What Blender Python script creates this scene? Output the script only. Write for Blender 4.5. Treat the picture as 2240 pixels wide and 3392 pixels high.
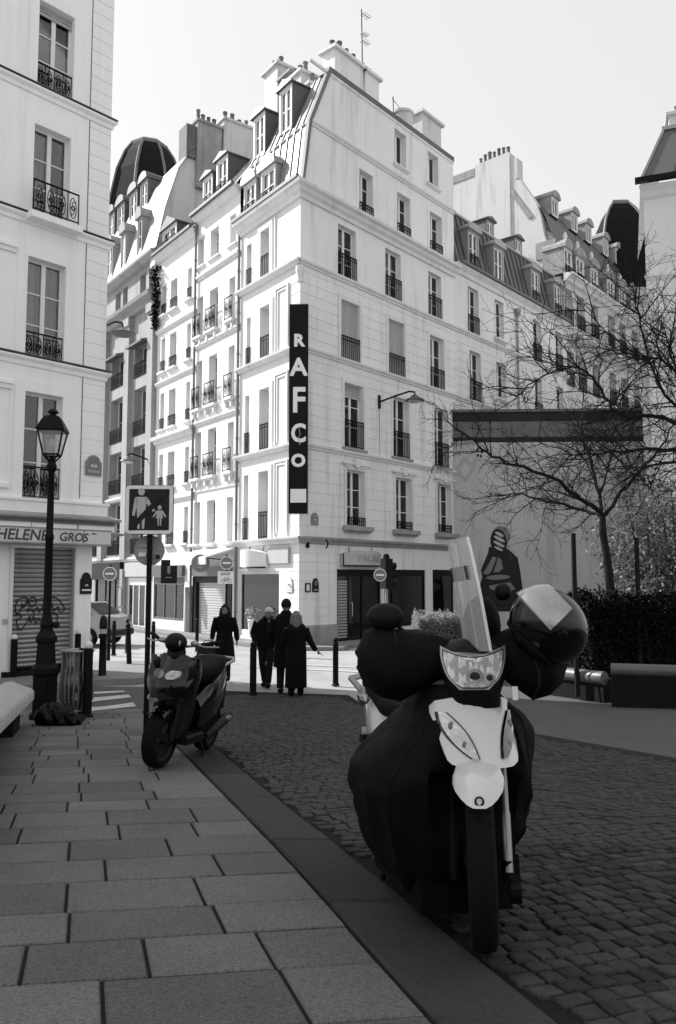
import bpy, bmesh, math, random
from mathutils import Vector, Matrix, noise
random.seed(7)
for o in list(bpy.data.objects): bpy.data.objects.remove(o)
SC = bpy.context.scene
COL = SC.collection
rad = math.radians
# ------------------------------------------------------------------ camera, sky, sun, exposure
cd = bpy.data.cameras.new('camera'); cam = bpy.data.objects.new('camera', cd); COL.objects.link(cam)
cd.sensor_fit = 'VERTICAL'; cd.sensor_height = 36.0; cd.lens = 27.99; cd.clip_end = 3000; cd.clip_start = .05
cam.location = (0, 0, 0); cam.rotation_euler = (rad(90 + 4.861), 0, 0)
SC.camera = cam
SUN_H = Vector((-.91, .42)).normalized(); SUN_EL = rad(39)
W = bpy.data.worlds.new("World"); SC.world = W; W.use_nodes = True
nt = W.node_tree; nt.nodes.clear()
sky = nt.nodes.new('ShaderNodeTexSky'); sky.sky_type = 'NISHITA'; sky.sun_disc = False
sky.sun_elevation = SUN_EL; sky.sun_rotation = math.atan2(SUN_H.x, SUN_H.y); sky.dust_density = 3.0; sky.air_density = 1.2
bwn = nt.nodes.new('ShaderNodeRGBToBW'); bg = nt.nodes.new('ShaderNodeBackground'); wo = nt.nodes.new('ShaderNodeOutputWorld')
nt.links.new(sky.outputs[0], bwn.inputs[0]); mxs = nt.nodes.new('ShaderNodeMath'); mxs.operation = 'MULTIPLY_ADD'; mxs.inputs[1].default_value = .22; mxs.inputs[2].default_value = 2.45
nt.links.new(bwn.outputs[0], mxs.inputs[0]); nt.links.new(mxs.outputs[0], bg.inputs[0]); nt.links.new(bg.outputs[0], wo.inputs[0])
bg.inputs[1].default_value = .13
sd = bpy.data.lights.new('sun', 'SUN'); sd.energy = 3.3; sd.angle = rad(.55)
sun = bpy.data.objects.new('sun', sd); COL.objects.link(sun)
sv = Vector((SUN_H.x * math.cos(SUN_EL), SUN_H.y * math.cos(SUN_EL), math.sin(SUN_EL)))
sun.rotation_euler = sv.to_track_quat('Z', 'Y').to_euler(); sun.location = sv * 60
SC.view_settings.view_transform = 'Standard'; SC.view_settings.look = 'None'
SC.view_settings.gamma = 1; SC.view_settings.use_curve_mapping = False
SC.view_settings.exposure = 1.15

# ------------------------------------------------------------------ materials (black and white photograph: greys)
MATS = {}
def mat(name, v, rough=.8, amt=.15, scale=2.0, streak=0., bump=0., bscale=40., metal=0., coat=0., rand=0., spec=.5, fine=0., grain=None, spots=0., trans=0.):
    m = bpy.data.materials.new(name); m.use_nodes = True; N = m.node_tree.nodes; L = m.node_tree.links
    b = N['Principled BSDF']; b.inputs['Roughness'].default_value = rough; b.inputs['Metallic'].default_value = metal
    b.inputs['Coat Weight'].default_value = coat; b.inputs['Specular IOR Level'].default_value = spec
    if v < .05 and not coat and not metal: b.inputs['Specular IOR Level'].default_value = min(spec, .14)
    g = N.new('ShaderNodeNewGeometry')
    def math_(op, a, c):
        n = N.new('ShaderNodeMath'); n.operation = op
        for i, q in enumerate((a, c)):
            if isinstance(q, (int, float)): n.inputs[i].default_value = q
            else: L.new(q, n.inputs[i])
        return n.outputs[0]
    def noise_(sc, det=5, sz=1.):
        t = N.new('ShaderNodeTexNoise'); t.inputs['Scale'].default_value = sc; t.inputs['Detail'].default_value = det
        t.inputs['Roughness'].default_value = .65
        mp = N.new('ShaderNodeMapping'); mp.inputs['Scale'].default_value = (1, 1, sz)
        L.new(g.outputs['Position'], mp.inputs['Vector']); L.new(mp.outputs[0], t.inputs['Vector'])
        return t.outputs['Fac']
    f = None
    def mul(k):
        nonlocal f
        f = k if f is None else math_('MULTIPLY', f, k)
    if amt: mul(math_('ADD', math_('MULTIPLY', math_('SUBTRACT', noise_(scale), .5), amt * 2.6), 1.0))
    if fine: mul(math_('ADD', math_('MULTIPLY', math_('SUBTRACT', noise_(scale * 45, 2), .5), fine * 2.6), 1.0))
    if grain: mul(math_('ADD', math_('MULTIPLY', math_('SUBTRACT', noise_(grain[0], 3), .5), grain[1] * 2.6), 1.0))
    if spots:
        vt = N.new('ShaderNodeTexVoronoi'); vt.inputs['Scale'].default_value = 2.3; vt.inputs['Randomness'].default_value = 1.
        L.new(g.outputs['Position'], vt.inputs['Vector'])
        lt = math_('LESS_THAN', math_('ADD', vt.outputs['Distance'], math_('MULTIPLY', noise_(30, 2), .05)), .07)
        mul(math_('SUBTRACT', 1.0, math_('MULTIPLY', lt, spots)))
    if streak:
        r = math_('MULTIPLY', math_('MAXIMUM', math_('SUBTRACT', noise_(2.6, 4, .09), .52), 0.), streak * 5)
        mul(math_('SUBTRACT', 1.0, math_('MINIMUM', r, .6)))
    if rand:
        oi = N.new('ShaderNodeObjectInfo')
        mul(math_('ADD', math_('MULTIPLY', math_('SUBTRACT', oi.outputs['Random'], .5), rand * 2), 1.0))
    if f is None: b.inputs['Base Color'].default_value = (v, v, v, 1)
    else:
        o = math_('MULTIPLY', f, v)
        cc = N.new('ShaderNodeCombineColor')
        for i in range(3): L.new(o, cc.inputs[i])
        L.new(cc.outputs[0], b.inputs['Base Color'])
    if bump:
        bn = N.new('ShaderNodeBump'); bn.inputs['Strength'].default_value = bump; bn.inputs['Distance'].default_value = .02
        L.new(noise_(bscale, 4), bn.inputs['Height']); L.new(bn.outputs[0], b.inputs['Normal'])
    if trans:
        t = N.new('ShaderNodeBsdfTranslucent'); x = N.new('ShaderNodeMixShader'); x.inputs[0].default_value = trans
        if f is not None: L.new(cc.outputs[0], t.inputs[0])
        L.new(b.outputs[0], x.inputs[1]); L.new(t.outputs[0], x.inputs[2]); L.new(x.outputs[0], N['Material Output'].inputs[0])
    MATS[name] = m
    return m
mat('plaster_pale', .74, .9, .09, .5, .24, .12, 60, fine=.03)
mat('plaster_cream', .88, .9, .05, .5, .1, .1, 60)
mat('plaster_white', .68, .9, .05, .6, .07, .1, 60, fine=.02)
mat('plaster_grey', .7, .9, .09, .6, .15, .12, 60, fine=.03)
mat('stone_pale', .55, .85, .12, .8, .2, .15, 30, fine=.03)
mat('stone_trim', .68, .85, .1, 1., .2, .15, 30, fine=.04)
mat('stone_street', .3, .85, .2, .8, .35, .15, 30, fine=.05)  # whole house toned down; the street's partial shade is put in here
mat('stone_soot_shade', .3, .9, .35, 1.5, .3, .2, 30, fine=.1)  # sooty stone; on one chimney side it stands for shade
mat('party_plaster', .45, .92, .14, .45, .35, .25, 25, fine=.05)
mat('gable_plaster', .58, .92, .12, .3, .3, .2, 25, fine=.05)
mat('tar_band', .13, .85, .5, .9, .5, .3, 20, fine=.1)
mat('zinc', .33, .42, .12, .9, .15, .05, 30, metal=.35)
mat('zinc_dark', .1, .5, .18, .9, .2, .08, 30, metal=.2)
mat('slate', .01, .85, .3, 3., .1, .3, 14, rand=.2)
mat('lead', .14, .6, .1, 2.)
mat('iron', .004, .55, .1, 5., spec=.25)
mat('paint_white', .72, .5, .06, 3.)
mat('paint_grey', .4, .6, .08, 3.)
mat('blind', .42, .7, .08, 4.)
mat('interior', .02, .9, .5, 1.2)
mat('curtain', .6, .9, .12, 3.)
mat('shop_dark', .01, .35, .3, 2.)
mat('shop_wood', .1, .5, .2, 2.)
mat('black_panel', .006, .6, .3, 1., spec=.15)
mat('letter_white', .75, .6, .08, 8.)
mat('letter_grey', .33, .6, .15, 8.)
mat('letter_dark', .06, .6, .3, 8.)
mat('sign_cream', .62, .5, .12, 2., .2)
mat('sign_dark', .018, .4, .15, 6.)
mat('sign_mid', .16, .4, .1, 6.)
mat('sign_blue', .1, .35, .1, 6.)
mat('sign_back', .22, .5, .2, 5., .2)
mat('shutter_metal', .34, .45, .16, 1.5, .2, .1, 30, metal=.3, rand=.1)
mat('shutter_light', .5, .45, .1, 1.5, metal=.2)
mat('graffiti', .02, .6, .2, 8.)
mat('terracotta', .14, .8, .3, 6., rand=.3)
mat('granite', .125, .8, .3, 1.6, bump=.3, bscale=160, rand=.24, grain=(85, .8), spots=.4, spec=.3)
mat('granite_kerb', .045, .75, .25, 3., bump=.3, bscale=120, rand=.2, grain=(60, .45), spots=.3, spec=.3)
mat('mortar', .02, .95, .3, 8., bump=.5, bscale=80)
mat('cobble', .042, .68, .5, 7., bump=.6, bscale=60, rand=.4, grain=(60, .5), spec=.4)
mat('asphalt', .3, .9, .3, 1.1, bump=.5, bscale=150, fine=.2)  # sunlit brightness of the street is put into this pale tone
mat('asphalt_pave', .2, .9, .25, 1.1, bump=.5, bscale=150, fine=.15)
mat('square_paving', .075, .85, .25, 1.1, bump=.4, bscale=100, fine=.15)
mat('road_paint', .5, .8, .35, 3., fine=.2)
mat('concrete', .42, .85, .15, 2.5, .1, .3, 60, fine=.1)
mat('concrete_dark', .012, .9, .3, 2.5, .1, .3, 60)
mat('bark', .018, .9, .35, 9., bump=.8, bscale=50)
mat('leaf_dark', .006, .6, .4, 3., spec=.2)  # near-black hedge tone: its shade is put into the leaf colour
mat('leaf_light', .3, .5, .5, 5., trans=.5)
mat('leaf_bamboo', .13, .5, .8, 2.5, trans=.45)
mat('black_gloss', .002, .16, .1, 3., coat=.35, spec=.3)
mat('black_plastic', .005, .45, .2, 6., bump=.1, bscale=200)
mat('black_fabric', .0028, .7, .3, 5., bump=.25, bscale=90, spec=.12)
mat('rubber', .005, .85, .2, 9.)
mat('scooter_white', .6, .22, .05, 3., coat=.8)
mat('reflector', .55, .12, .7, 30., metal=1.)
mat('chrome', .6, .2, .1, 5., metal=1.)
mat('silver_grey', .3, .4, .1, 5., metal=.6)
mat('visor', .34, .1, .5, 7., coat=.6, metal=.7)
mat('skin', .16, .6, .08, 8.)
mat('hair_dark', .006, .5, .3, 20.)
mat('hair_blonde', .13, .5, .4, 30.)
mat('coat_black', .004, .9, .3, 8., bump=.3, bscale=60)
mat('cloth_dark', .01, .9, .3, 8., bump=.3, bscale=60)
mat('hat_pale', .5, .95, .2, 30., bump=.5, bscale=90)
mat('bag_plastic', .006, .3, .3, 8., bump=.3, bscale=30)
mat('car_paint', .28, .25, .03, 2., coat=.7)
mat('mural_dark', .022, .7, .25, 5.)
mat('mural_mid', .17, .8, .2, 5.)
mat('display', .05, .7, 1.2, 2.6)
mat('lamp_glass', .5, .25, .1, 4., spec=.5)
def glass_mat(name, tint, mixf, rough=.03):
    m = bpy.data.materials.new(name); m.use_nodes = True; N = m.node_tree.nodes; L = m.node_tree.links; N.clear()
    out = N.new('ShaderNodeOutputMaterial'); mx = N.new('ShaderNodeMixShader')
    tr = N.new('ShaderNodeBsdfTransparent'); tr.inputs[0].default_value = (tint, tint, tint, 1)
    gl = N.new('ShaderNodeBsdfGlossy'); gl.inputs['Roughness'].default_value = rough; gl.inputs[0].default_value = (.9, .9, .9, 1)
    fr = N.new('ShaderNodeFresnel'); fr.inputs[0].default_value = 1.5
    ad = N.new('ShaderNodeMath'); ad.operation = 'ADD'; ad.inputs[1].default_value = mixf; ad.use_clamp = True
    L.new(fr.outputs[0], ad.inputs[0]); L.new(ad.outputs[0], mx.inputs[0]); L.new(tr.outputs[0], mx.inputs[1]); L.new(gl.outputs[0], mx.inputs[2])
    L.new(mx.outputs[0], out.inputs[0]); MATS[name] = m
glass_mat('glass', .75, .03)
glass_mat('shop_glass', .7, .05)
glass_mat('lens', .9, .12)
glass_mat('clear_bag', .8, .2, .2)
mat('rail_dark', .12, .4, .3, 2., .1)
def milky(name):
    m = bpy.data.materials.new(name); m.use_nodes = True; N = m.node_tree.nodes; L = m.node_tree.links; N.clear()
    out = N.new('ShaderNodeOutputMaterial'); mx = N.new('ShaderNodeMixShader'); mx.inputs[0].default_value = .34
    tr = N.new('ShaderNodeBsdfTransparent'); pb = N.new('ShaderNodeBsdfPrincipled'); pb.inputs['Base Color'].default_value = (.6, .6, .6, 1)
    pb.inputs['Roughness'].default_value = .12
    L.new(tr.outputs[0], mx.inputs[1]); L.new(pb.outputs[0], mx.inputs[2]); L.new(mx.outputs[0], out.inputs[0]); MATS[name] = m
milky('screen_plastic')

# ------------------------------------------------------------------ mesh builder
class MB:
    def __init__(s): s.v = []; s.f = []
    def add(s, vs, fs):
        n = len(s.v); s.v += [tuple(q) for q in vs]; s.f += [tuple(n + i for i in f) for f in fs]; return s
    def box(s, x0, x1, y0, y1, z0, z1, M=None):
        vs = [Vector((x, y, z)) for z in (z0, z1) for y in (y0, y1) for x in (x0, x1)]
        if M: vs = [M @ q for q in vs]
        return s.add(vs, [(0, 2, 3, 1), (4, 5, 7, 6), (0, 1, 5, 4), (2, 6, 7, 3), (0, 4, 6, 2), (1, 3, 7, 5)])
    def bbox(s, x0, x1, y0, y1, z0, z1, b=.01, M=None):      # box with a bevelled top
        vs = [Vector(q) for q in ((x0, y0, z0), (x1, y0, z0), (x1, y1, z0), (x0, y1, z0), (x0, y0, z1 - b), (x1, y0, z1 - b), (x1, y1, z1 - b), (x0, y1, z1 - b),
              (x0 + b, y0 + b, z1), (x1 - b, y0 + b, z1), (x1 - b, y1 - b, z1), (x0 + b, y1 - b, z1))]
        if M: vs = [M @ q for q in vs]
        return s.add(vs, [(0, 1, 5, 4), (1, 2, 6, 5), (2, 3, 7, 6), (3, 0, 4, 7), (4, 5, 9, 8), (5, 6, 10, 9), (6, 7, 11, 10), (7, 4, 8, 11), (8, 9, 10, 11)])
    def quad(s, *p): return s.add(p, [tuple(range(len(p)))])
    def prism(s, poly, a, b):                              # polygon swept from offset a to offset b (vectors)
        n = len(poly); a = Vector(a); b = Vector(b)
        vs = [Vector(q) + a for q in poly] + [Vector(q) + b for q in poly]
        return s.add(vs, [tuple(range(n))[::-1], tuple(range(n, 2 * n))] + [(i, (i + 1) % n, n + (i + 1) % n, n + i) for i in range(n)])
    def rings(s, R, cap=True, closed=True):
        n = len(R[0]); m = len(R); vs = [q for r in R for q in r]; fs = []
        for i in range(m - 1):
            for j in range(n if closed else n - 1):
                k = (j + 1) % n; fs.append((i * n + j, i * n + k, (i + 1) * n + k, (i + 1) * n + j))
        if cap and closed: fs += [tuple(range(n))[::-1], tuple((m - 1) * n + j for j in range(n))]
        return s.add(vs, fs)
    def tube(s, pts, r, n=6, cap=True):
        pts = [Vector(p) for p in pts]
        rs = r if isinstance(r, (list, tuple)) else [r] * len(pts)
        R = []; up = None
        for i, p in enumerate(pts):
            d = (pts[min(i + 1, len(pts) - 1)] - pts[max(i - 1, 0)])
            d = d.normalized() if d.length > 1e-9 else Vector((0, 0, 1))
            if up is None: up = Vector((0, 0, 1)) if abs(d.z) < .9 else Vector((0, 1, 0))
            a = d.cross(up)
            a = a.normalized() if a.length > 1e-6 else d.orthogonal().normalized()
            b = a.cross(d).normalized(); up = b
            R.append([p + (a * math.cos(2 * math.pi * j / n) + b * math.sin(2 * math.pi * j / n)) * rs[i] for j in range(n)])
        return s.rings(R, cap)
    def lathe(s, prof, c=(0, 0, 0), n=16, M=None):         # profile of (radius, z)
        c = Vector(c)
        R = [[c + Vector((r * math.cos(2 * math.pi * j / n), r * math.sin(2 * math.pi * j / n), z)) for j in range(n)] for r, z in prof]
        if M: R = [[M @ q for q in r] for r in R]
        return s.rings(R)
    def ell(s, c, r, n=12, m=8, M=None, z0=-1., z1=1.):
        c = Vector(c); r = (r, r, r) if isinstance(r, (int, float)) else r
        R = []
        for i in range(m + 1):
            t = z0 + (z1 - z0) * i / m; t = math.sin(t * math.pi / 2); w = math.sqrt(max(1 - t * t, 1e-5))
            ring = [Vector((r[0] * w * math.cos(2 * math.pi * j / n), r[1] * w * math.sin(2 * math.pi * j / n), r[2] * t)) for j in range(n)]
            R.append([c + (M @ q if M else q) for q in ring])
        return s.rings(R)
    def mesh(s, name, m=None, smooth=False, ang=40):
        me = bpy.data.meshes.new(name); me.from_pydata(s.v, [], s.f); me.update()
        if m: me.materials.append(MATS[m])
        if smooth:
            me.polygons.foreach_set('use_smooth', [True] * len(me.polygons))
            bm = bmesh.new(); bm.from_mesh(me); bmesh.ops.recalc_face_normals(bm, faces=bm.faces); bm.to_mesh(me); bm.free()
            me.set_sharp_from_angle(angle=rad(ang))
        return me
def link(name, me, parent=None, loc=(0, 0, 0), rz=0.):
    o = bpy.data.objects.new(name, me); COL.objects.link(o); o.location = loc
    o.rotation_euler = (0, 0, rz) if isinstance(rz, (int, float)) else rz
    if parent: o.parent = parent
    return o
def part(name, mb, m, parent, loc=(0, 0, 0), rz=0., smooth=False, ang=40):
    return link(name, mb.mesh(name, m, smooth, ang), parent, loc, rz)
def tag(o, label=None, cat=None, group=None, kind=None):
    if label: o['label'] = label
    if cat: o['category'] = cat
    if group: o['group'] = group
    if kind: o['kind'] = kind
    return o
def thing(name, label, cat, loc=(0, 0, 0), rz=0., group=None):
    return tag(link(name, None, None, loc, rz), label, cat, group)
def copy_tree(o, parent=None):
    c = o.copy(); COL.objects.link(c)
    if parent: c.parent = parent
    for ch in list(o.children): copy_tree(ch, c)
    return c
def gz(y): return -1.1 - .078 * y if y < 14.1 else -2.2
def text(name, s, size, m, parent, loc, rot, extrude=.006, bold=.0, align='CENTER', sx=1., shear=0.):
    c = bpy.data.curves.new(name, 'FONT'); c.body = s; c.size = size; c.extrude = extrude; c.offset = bold
    c.align_x = align; c.align_y = 'CENTER'; c.shear = shear; c.materials.append(MATS[m]); c.resolution_u = 3
    t = bpy.data.objects.new('t', c); COL.objects.link(t); bpy.context.view_layer.update()
    me = bpy.data.meshes.new_from_object(t.evaluated_get(bpy.context.evaluated_depsgraph_get())); me.materials.clear(); me.materials.append(MATS[m])
    bpy.data.objects.remove(t); me.transform(Matrix.Diagonal((sx, 1, 1, 1)))
    return link(name, me, parent, loc, rot)
# facade frame: x to the right as seen from the street, y into the building, z up (camera height = 0)
class Fr:
    def __init__(s, ox, oy, dx, dy):
        l = math.hypot(dx, dy); s.o = Vector((ox, oy, 0)); s.dx = Vector((dx / l, dy / l, 0)); s.dy = Vector((-dy / l, dx / l, 0)); s.a = math.atan2(dy, dx)
    def w(s, x=0, y=0, z=0): return s.o + s.dx * x + s.dy * y + Vector((0, 0, z))
    def part(s, name, mb, m, T, smooth=False, at=(0, 0, 0)):          # mesh in frame coordinates
        return part(name, mb, m, T, s.w(*at) - T.location, s.a, smooth)
# ------------------------------------------------------------------ facade building blocks
def wall(F, T, x0, x1, z0, z1, ops=(), m='plaster_pale', zg=(), xg=None, dep=.24, name='wall', polys=()):
    xs = sorted({x0, x1, *[o[0] for o in ops], *[o[1] for o in ops], *(xg or ())}); gs = [(z, z + .035) for z in zg]
    zs = sorted({z0, z1, *[o[2] for o in ops], *[o[3] for o in ops], *[q for g in gs for q in g]})
    B = MB()
    def dpt(xm, zm):
        for o in ops:
            if o[0] < xm < o[1] and o[2] < zm < o[3]: return None
        if xg and not (xg[0] < xm < xg[1]): return 0.
        return .014 if any(g[0] < zm < g[1] for g in gs) else 0.
    for i in range(len(xs) - 1):
        prev = None
        for j in range(len(zs) - 1):
            if xs[i] < x0 - 1e-6 or xs[i + 1] > x1 + 1e-6 or zs[j] < z0 - 1e-6 or zs[j + 1] > z1 + 1e-6: continue
            d = dpt((xs[i] + xs[i + 1]) / 2, (zs[j] + zs[j + 1]) / 2)
            a, b, c, e = xs[i], xs[i + 1], zs[j], zs[j + 1]
            if d is not None:
                B.quad((a, d, c), (b, d, c), (b, d, e), (a, d, e))
                if prev is not None and abs(prev - d) > 1e-6: B.quad((a, prev, c), (b, prev, c), (b, d, c), (a, d, c))
            prev = d
    for o in ops:
        a, b, c, e = o[:4]; d = o[4] if len(o) > 4 else dep
        B.quad((a, 0, c), (a, d, c), (a, d, e), (a, 0, e)); B.quad((b, d, c), (b, 0, c), (b, 0, e), (b, d, e))
        B.quad((a, 0, c), (b, 0, c), (b, d, c), (a, d, c)); B.quad((a, d, e), (b, d, e), (b, 0, e), (a, 0, e))
    for p in polys: B.quad(*[(q[0], 0, q[1]) for q in p])
    return F.part(name, B, m, T)
def mould(F, T, x0, x1, z, prof, m='stone_trim', name='string_course', e0=0., e1=0.):
    # profile of (outward, up) points extruded along x; e0/e1 extend the ends per unit of projection (mitre)
    B = MB(); n = len(prof)
    vs = [(x0 - e0 * p[0], -p[0], z + p[1]) for p in prof] + [(x1 + e1 * p[0], -p[0], z + p[1]) for p in prof]
    B.add(vs, [tuple(range(n)), tuple(range(2 * n - 1, n - 1, -1))] + [(i, n + i, n + (i + 1) % n, (i + 1) % n) for i in range(n)])
    return F.part(name, B, m, T)
STRING = [(-.01, 0), (.05, 0), (.06, .05), (.12, .1), (.13, .17), (-.01, .22)]
CORN = [(-.01, 0), (.08, 0), (.1, .12), (.2, .2), (.24, .3), (.36, .36), (.38, .46), (-.01, .52)]
WC = {}
def win_mesh(w, h, rows, arch=0.):
    k = (round(w, 2), round(h, 2), rows)
    if k in WC: return WC[k]
    B = MB(); f = .055; mid = .05; t = .05
    B.box(0, f, 0, t, 0, h); B.box(w - f, w, 0, t, 0, h); B.box(f, w - f, 0, t, 0, f + .03); B.box(f, w - f, 0, t, h - f, h)
    if w > .45: B.box(w / 2 - mid, w / 2 + mid, -.012, t - .003, f + .03, h - f)
    leaf = [(f, w / 2 - mid), (w / 2 + mid, w - f)] if w > .45 else [(f, w - f)]
    zz = [f + .03 + (h - 2 * f - .03) * i / rows for i in range(rows + 1)]
    for a, b in leaf:
        for z in zz[1:-1]: B.box(a, b, .008, t - .008, z - .014, z + .014)
    fm = B.mesh('window', 'paint_white')
    pm = []
    for a, b in leaf:
        for i in range(rows):
            pm.append(((a, .028, zz[i]), (b - a, zz[i + 1] - zz[i])))
    P = {}
    panes = []
    for loc, (pw, ph) in pm:
        kk = (round(pw, 3), round(ph, 3))
        if kk not in P:
            P[kk] = MB().box(0, pw, 0, .006, 0, ph).mesh('pane', 'glass')
        panes.append((P[kk], loc))
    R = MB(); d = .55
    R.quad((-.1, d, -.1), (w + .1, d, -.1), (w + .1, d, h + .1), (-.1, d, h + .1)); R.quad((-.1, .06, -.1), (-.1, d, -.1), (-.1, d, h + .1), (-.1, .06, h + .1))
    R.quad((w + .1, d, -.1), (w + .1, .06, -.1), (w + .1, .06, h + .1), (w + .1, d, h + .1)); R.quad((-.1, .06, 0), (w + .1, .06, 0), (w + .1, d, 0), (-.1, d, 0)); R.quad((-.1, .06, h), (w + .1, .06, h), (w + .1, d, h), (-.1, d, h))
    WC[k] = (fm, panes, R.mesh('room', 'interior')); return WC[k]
CC = {}
def curtain_mesh(w, h, side):
    k = (round(w, 2), round(h, 2), side)
    if k not in CC:
        B = MB(); n = 18; R = []
        for i in range(n + 1):
            u = i / n
            if side == 2: x = w * u
            else: x = (u * .42 * w) if side == 0 else w - u * .42 * w
            y = .12 + .025 * math.sin(u * 37) + .01 * math.sin(u * 71)
            top = (x, y, h - .05); q = x if side == 2 else (x * (.75 if side == 0 else 1) + (0 if side == 0 else .25 * (w - x)))
            R.append([top, (x, y, h * .5), (q, y + .01, .05)])
        B.rings(R, cap=False, closed=False); CC[k] = B.mesh('curtain', 'curtain', True)
    return CC[k]
RC = {}
def rail_mesh(w, h, style):
    k = (round(w, 2), round(h, 2), style)
    if k in RC: return RC[k]
    B = MB(); t = .011
    B.box(0, w, -.018, .018, h - .03, h); B.box(0, w, -.012, .012, .05, .075)
    if style == 'bars':
        B.box(0, w, -.01, .01, h - .16, h - .14)
        n = max(4, int(w / .105))
        for i in range(n + 1):
            x = w * i / n; B.box(x - t, x + t, -t, t, .0, h - .03)
        for i in range(n):
            x = w * (i + .5) / n
            B.tube([(x + .04 * math.cos(a), 0, h - .09 + .045 * math.sin(a)) for a in [q * math.pi / 4 for q in range(9)]], .007, 4)
    else:
        for x in (0, w): B.box(x - t, x + t, -t, t, 0, h)
        n = max(2, int(w / .22))
        for i in range(n):
            x = w * (i + .5) / n; s = w / n * .42; zc = h * .5
            for sg in (-1, 1):
                pts = []
                for q in range(15):
                    a = q / 14 * 2.2 * math.pi; r = s * (1 - .6 * q / 14)
                    pts.append((x + sg * (r * math.cos(a) - s * .15) * .8, 0, zc + sg * r * math.sin(a) * (h * .38 / s)))
                B.tube(pts, .011, 4)
            B.box(x - s - .02 - .008, x - s - .02 + .008, -.008, .008, .06, h - .03)
            B.tube([(x + .05 * math.cos(a), 0, zc + .05 * math.sin(a)) for a in [q * math.pi / 3 for q in range(7)]], .016, 4)
    RC[k] = B.mesh('railing', 'iron'); return RC[k]
def window(F, T, x0, x1, z0, z1, rows=3, inset=.2, rail=None, rh=.95, rout=.03, cur=None, blind=0., name='window', rx=0.):
    w, h = x1 - x0, z1 - z0
    if cur is None and not blind and w > .5 and random.random() < .5: cur = random.choice((0, 1, 2, 1))
    fm, panes, room = win_mesh(w, h, rows)
    o = link(name, fm, T, F.w(x0, inset, z0) - T.location, F.a)
    for pm, loc in panes: link('pane', pm, o, loc)
    link('room', room, o)
    if cur is not None: link('curtain', curtain_mesh(w, h, cur), o)
    if rail: link('railing', rail_mesh(w + 2 * rx, rh, rail), o, (-rx, -inset - rout, 0))
    if blind:
        B = MB(); n = max(2, int(blind / .06)); 
        for i in range(n): z = h - blind + blind * i / n; B.add([(0.01, -.03, z), (w - .01, -.03, z), (w - .01, -.012, z + blind / n), (.01, -.012, z + blind / n)], [(0, 1, 2, 3)])
        B.box(0.005, w - .005, -.05, -.012, h - blind - .03, h - blind)
        link('roller_blind', B.mesh('roller_blind', 'blind'), o)
    return o
def sill(F, T, x0, x1, z, d=.16, h=.12, m='stone_trim', brackets=False):
    B = MB().box(x0 - .12, x1 + .12, -d, .02, z - h, z); B.box(x0 - .08, x1 + .08, -d * .6, .02, z - h - .06, z - h)
    if brackets:
        for x in (x0 - .02, x1 - .08): B.box(x, x + .1, -d * .7, .02, z - h - .26, z - h - .06)
    return F.part('sill', B, m, T)
def surround(F, T, x0, x1, z0, z1, w=.16, p=.03, m='stone_trim', base=False):
    B = MB().box(x0 - w, x0 - .003, -p, .01, z0, z1 + w).box(x1 + .003, x1 + w, -p, .01, z0, z1 + w).box(x0 - .003, x1 + .003, -p, .01, z1 + .003, z1 + w)
    return F.part('window_surround', B, m, T)
def pots(T, chim, xs, M, z, r=.11, h=.42):
    for i, (x, y) in enumerate(xs):
        hh = h * random.uniform(.75, 1.25); rr = r * random.uniform(.85, 1.1)
        p = MB().lathe([(rr * 1.1, 0), (rr, .03), (rr * .85, hh * .85), (rr * 1.05, hh * .9), (rr * 1.05, hh), (rr * .7, hh), (rr * .7, hh - .1)], n=10)
        part('chimney_pot', p, 'terracotta', chim, M(x, y, z), 0, True)
def chimney(F, T, x0, x1, y0, y1, z0, z1, n=4, m='gable_plaster', h=.42, along='x', cap=.12):
    B = MB().box(x0, x1, y0, y1, z0, z1).box(x0 - cap, x1 + cap, y0 - cap, y1 + cap, z1 + .002, z1 + .12).box(x0 + .03, x1 - .03, y0 + .03, y1 - .03, z1 + .122, z1 + .2)
    o = F.part('chimney', B, m, T)
    ps = [((x0 + (x1 - x0) * (i + .5) / n, (y0 + y1) / 2) if along == 'x' else ((x0 + x1) / 2, y0 + (y1 - y0) * (i + .5) / n)) for i in range(n)]
    pots(T, o, ps, lambda x, y, z: (x, y, z), z1 + .19, h=h)
    return o
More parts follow.
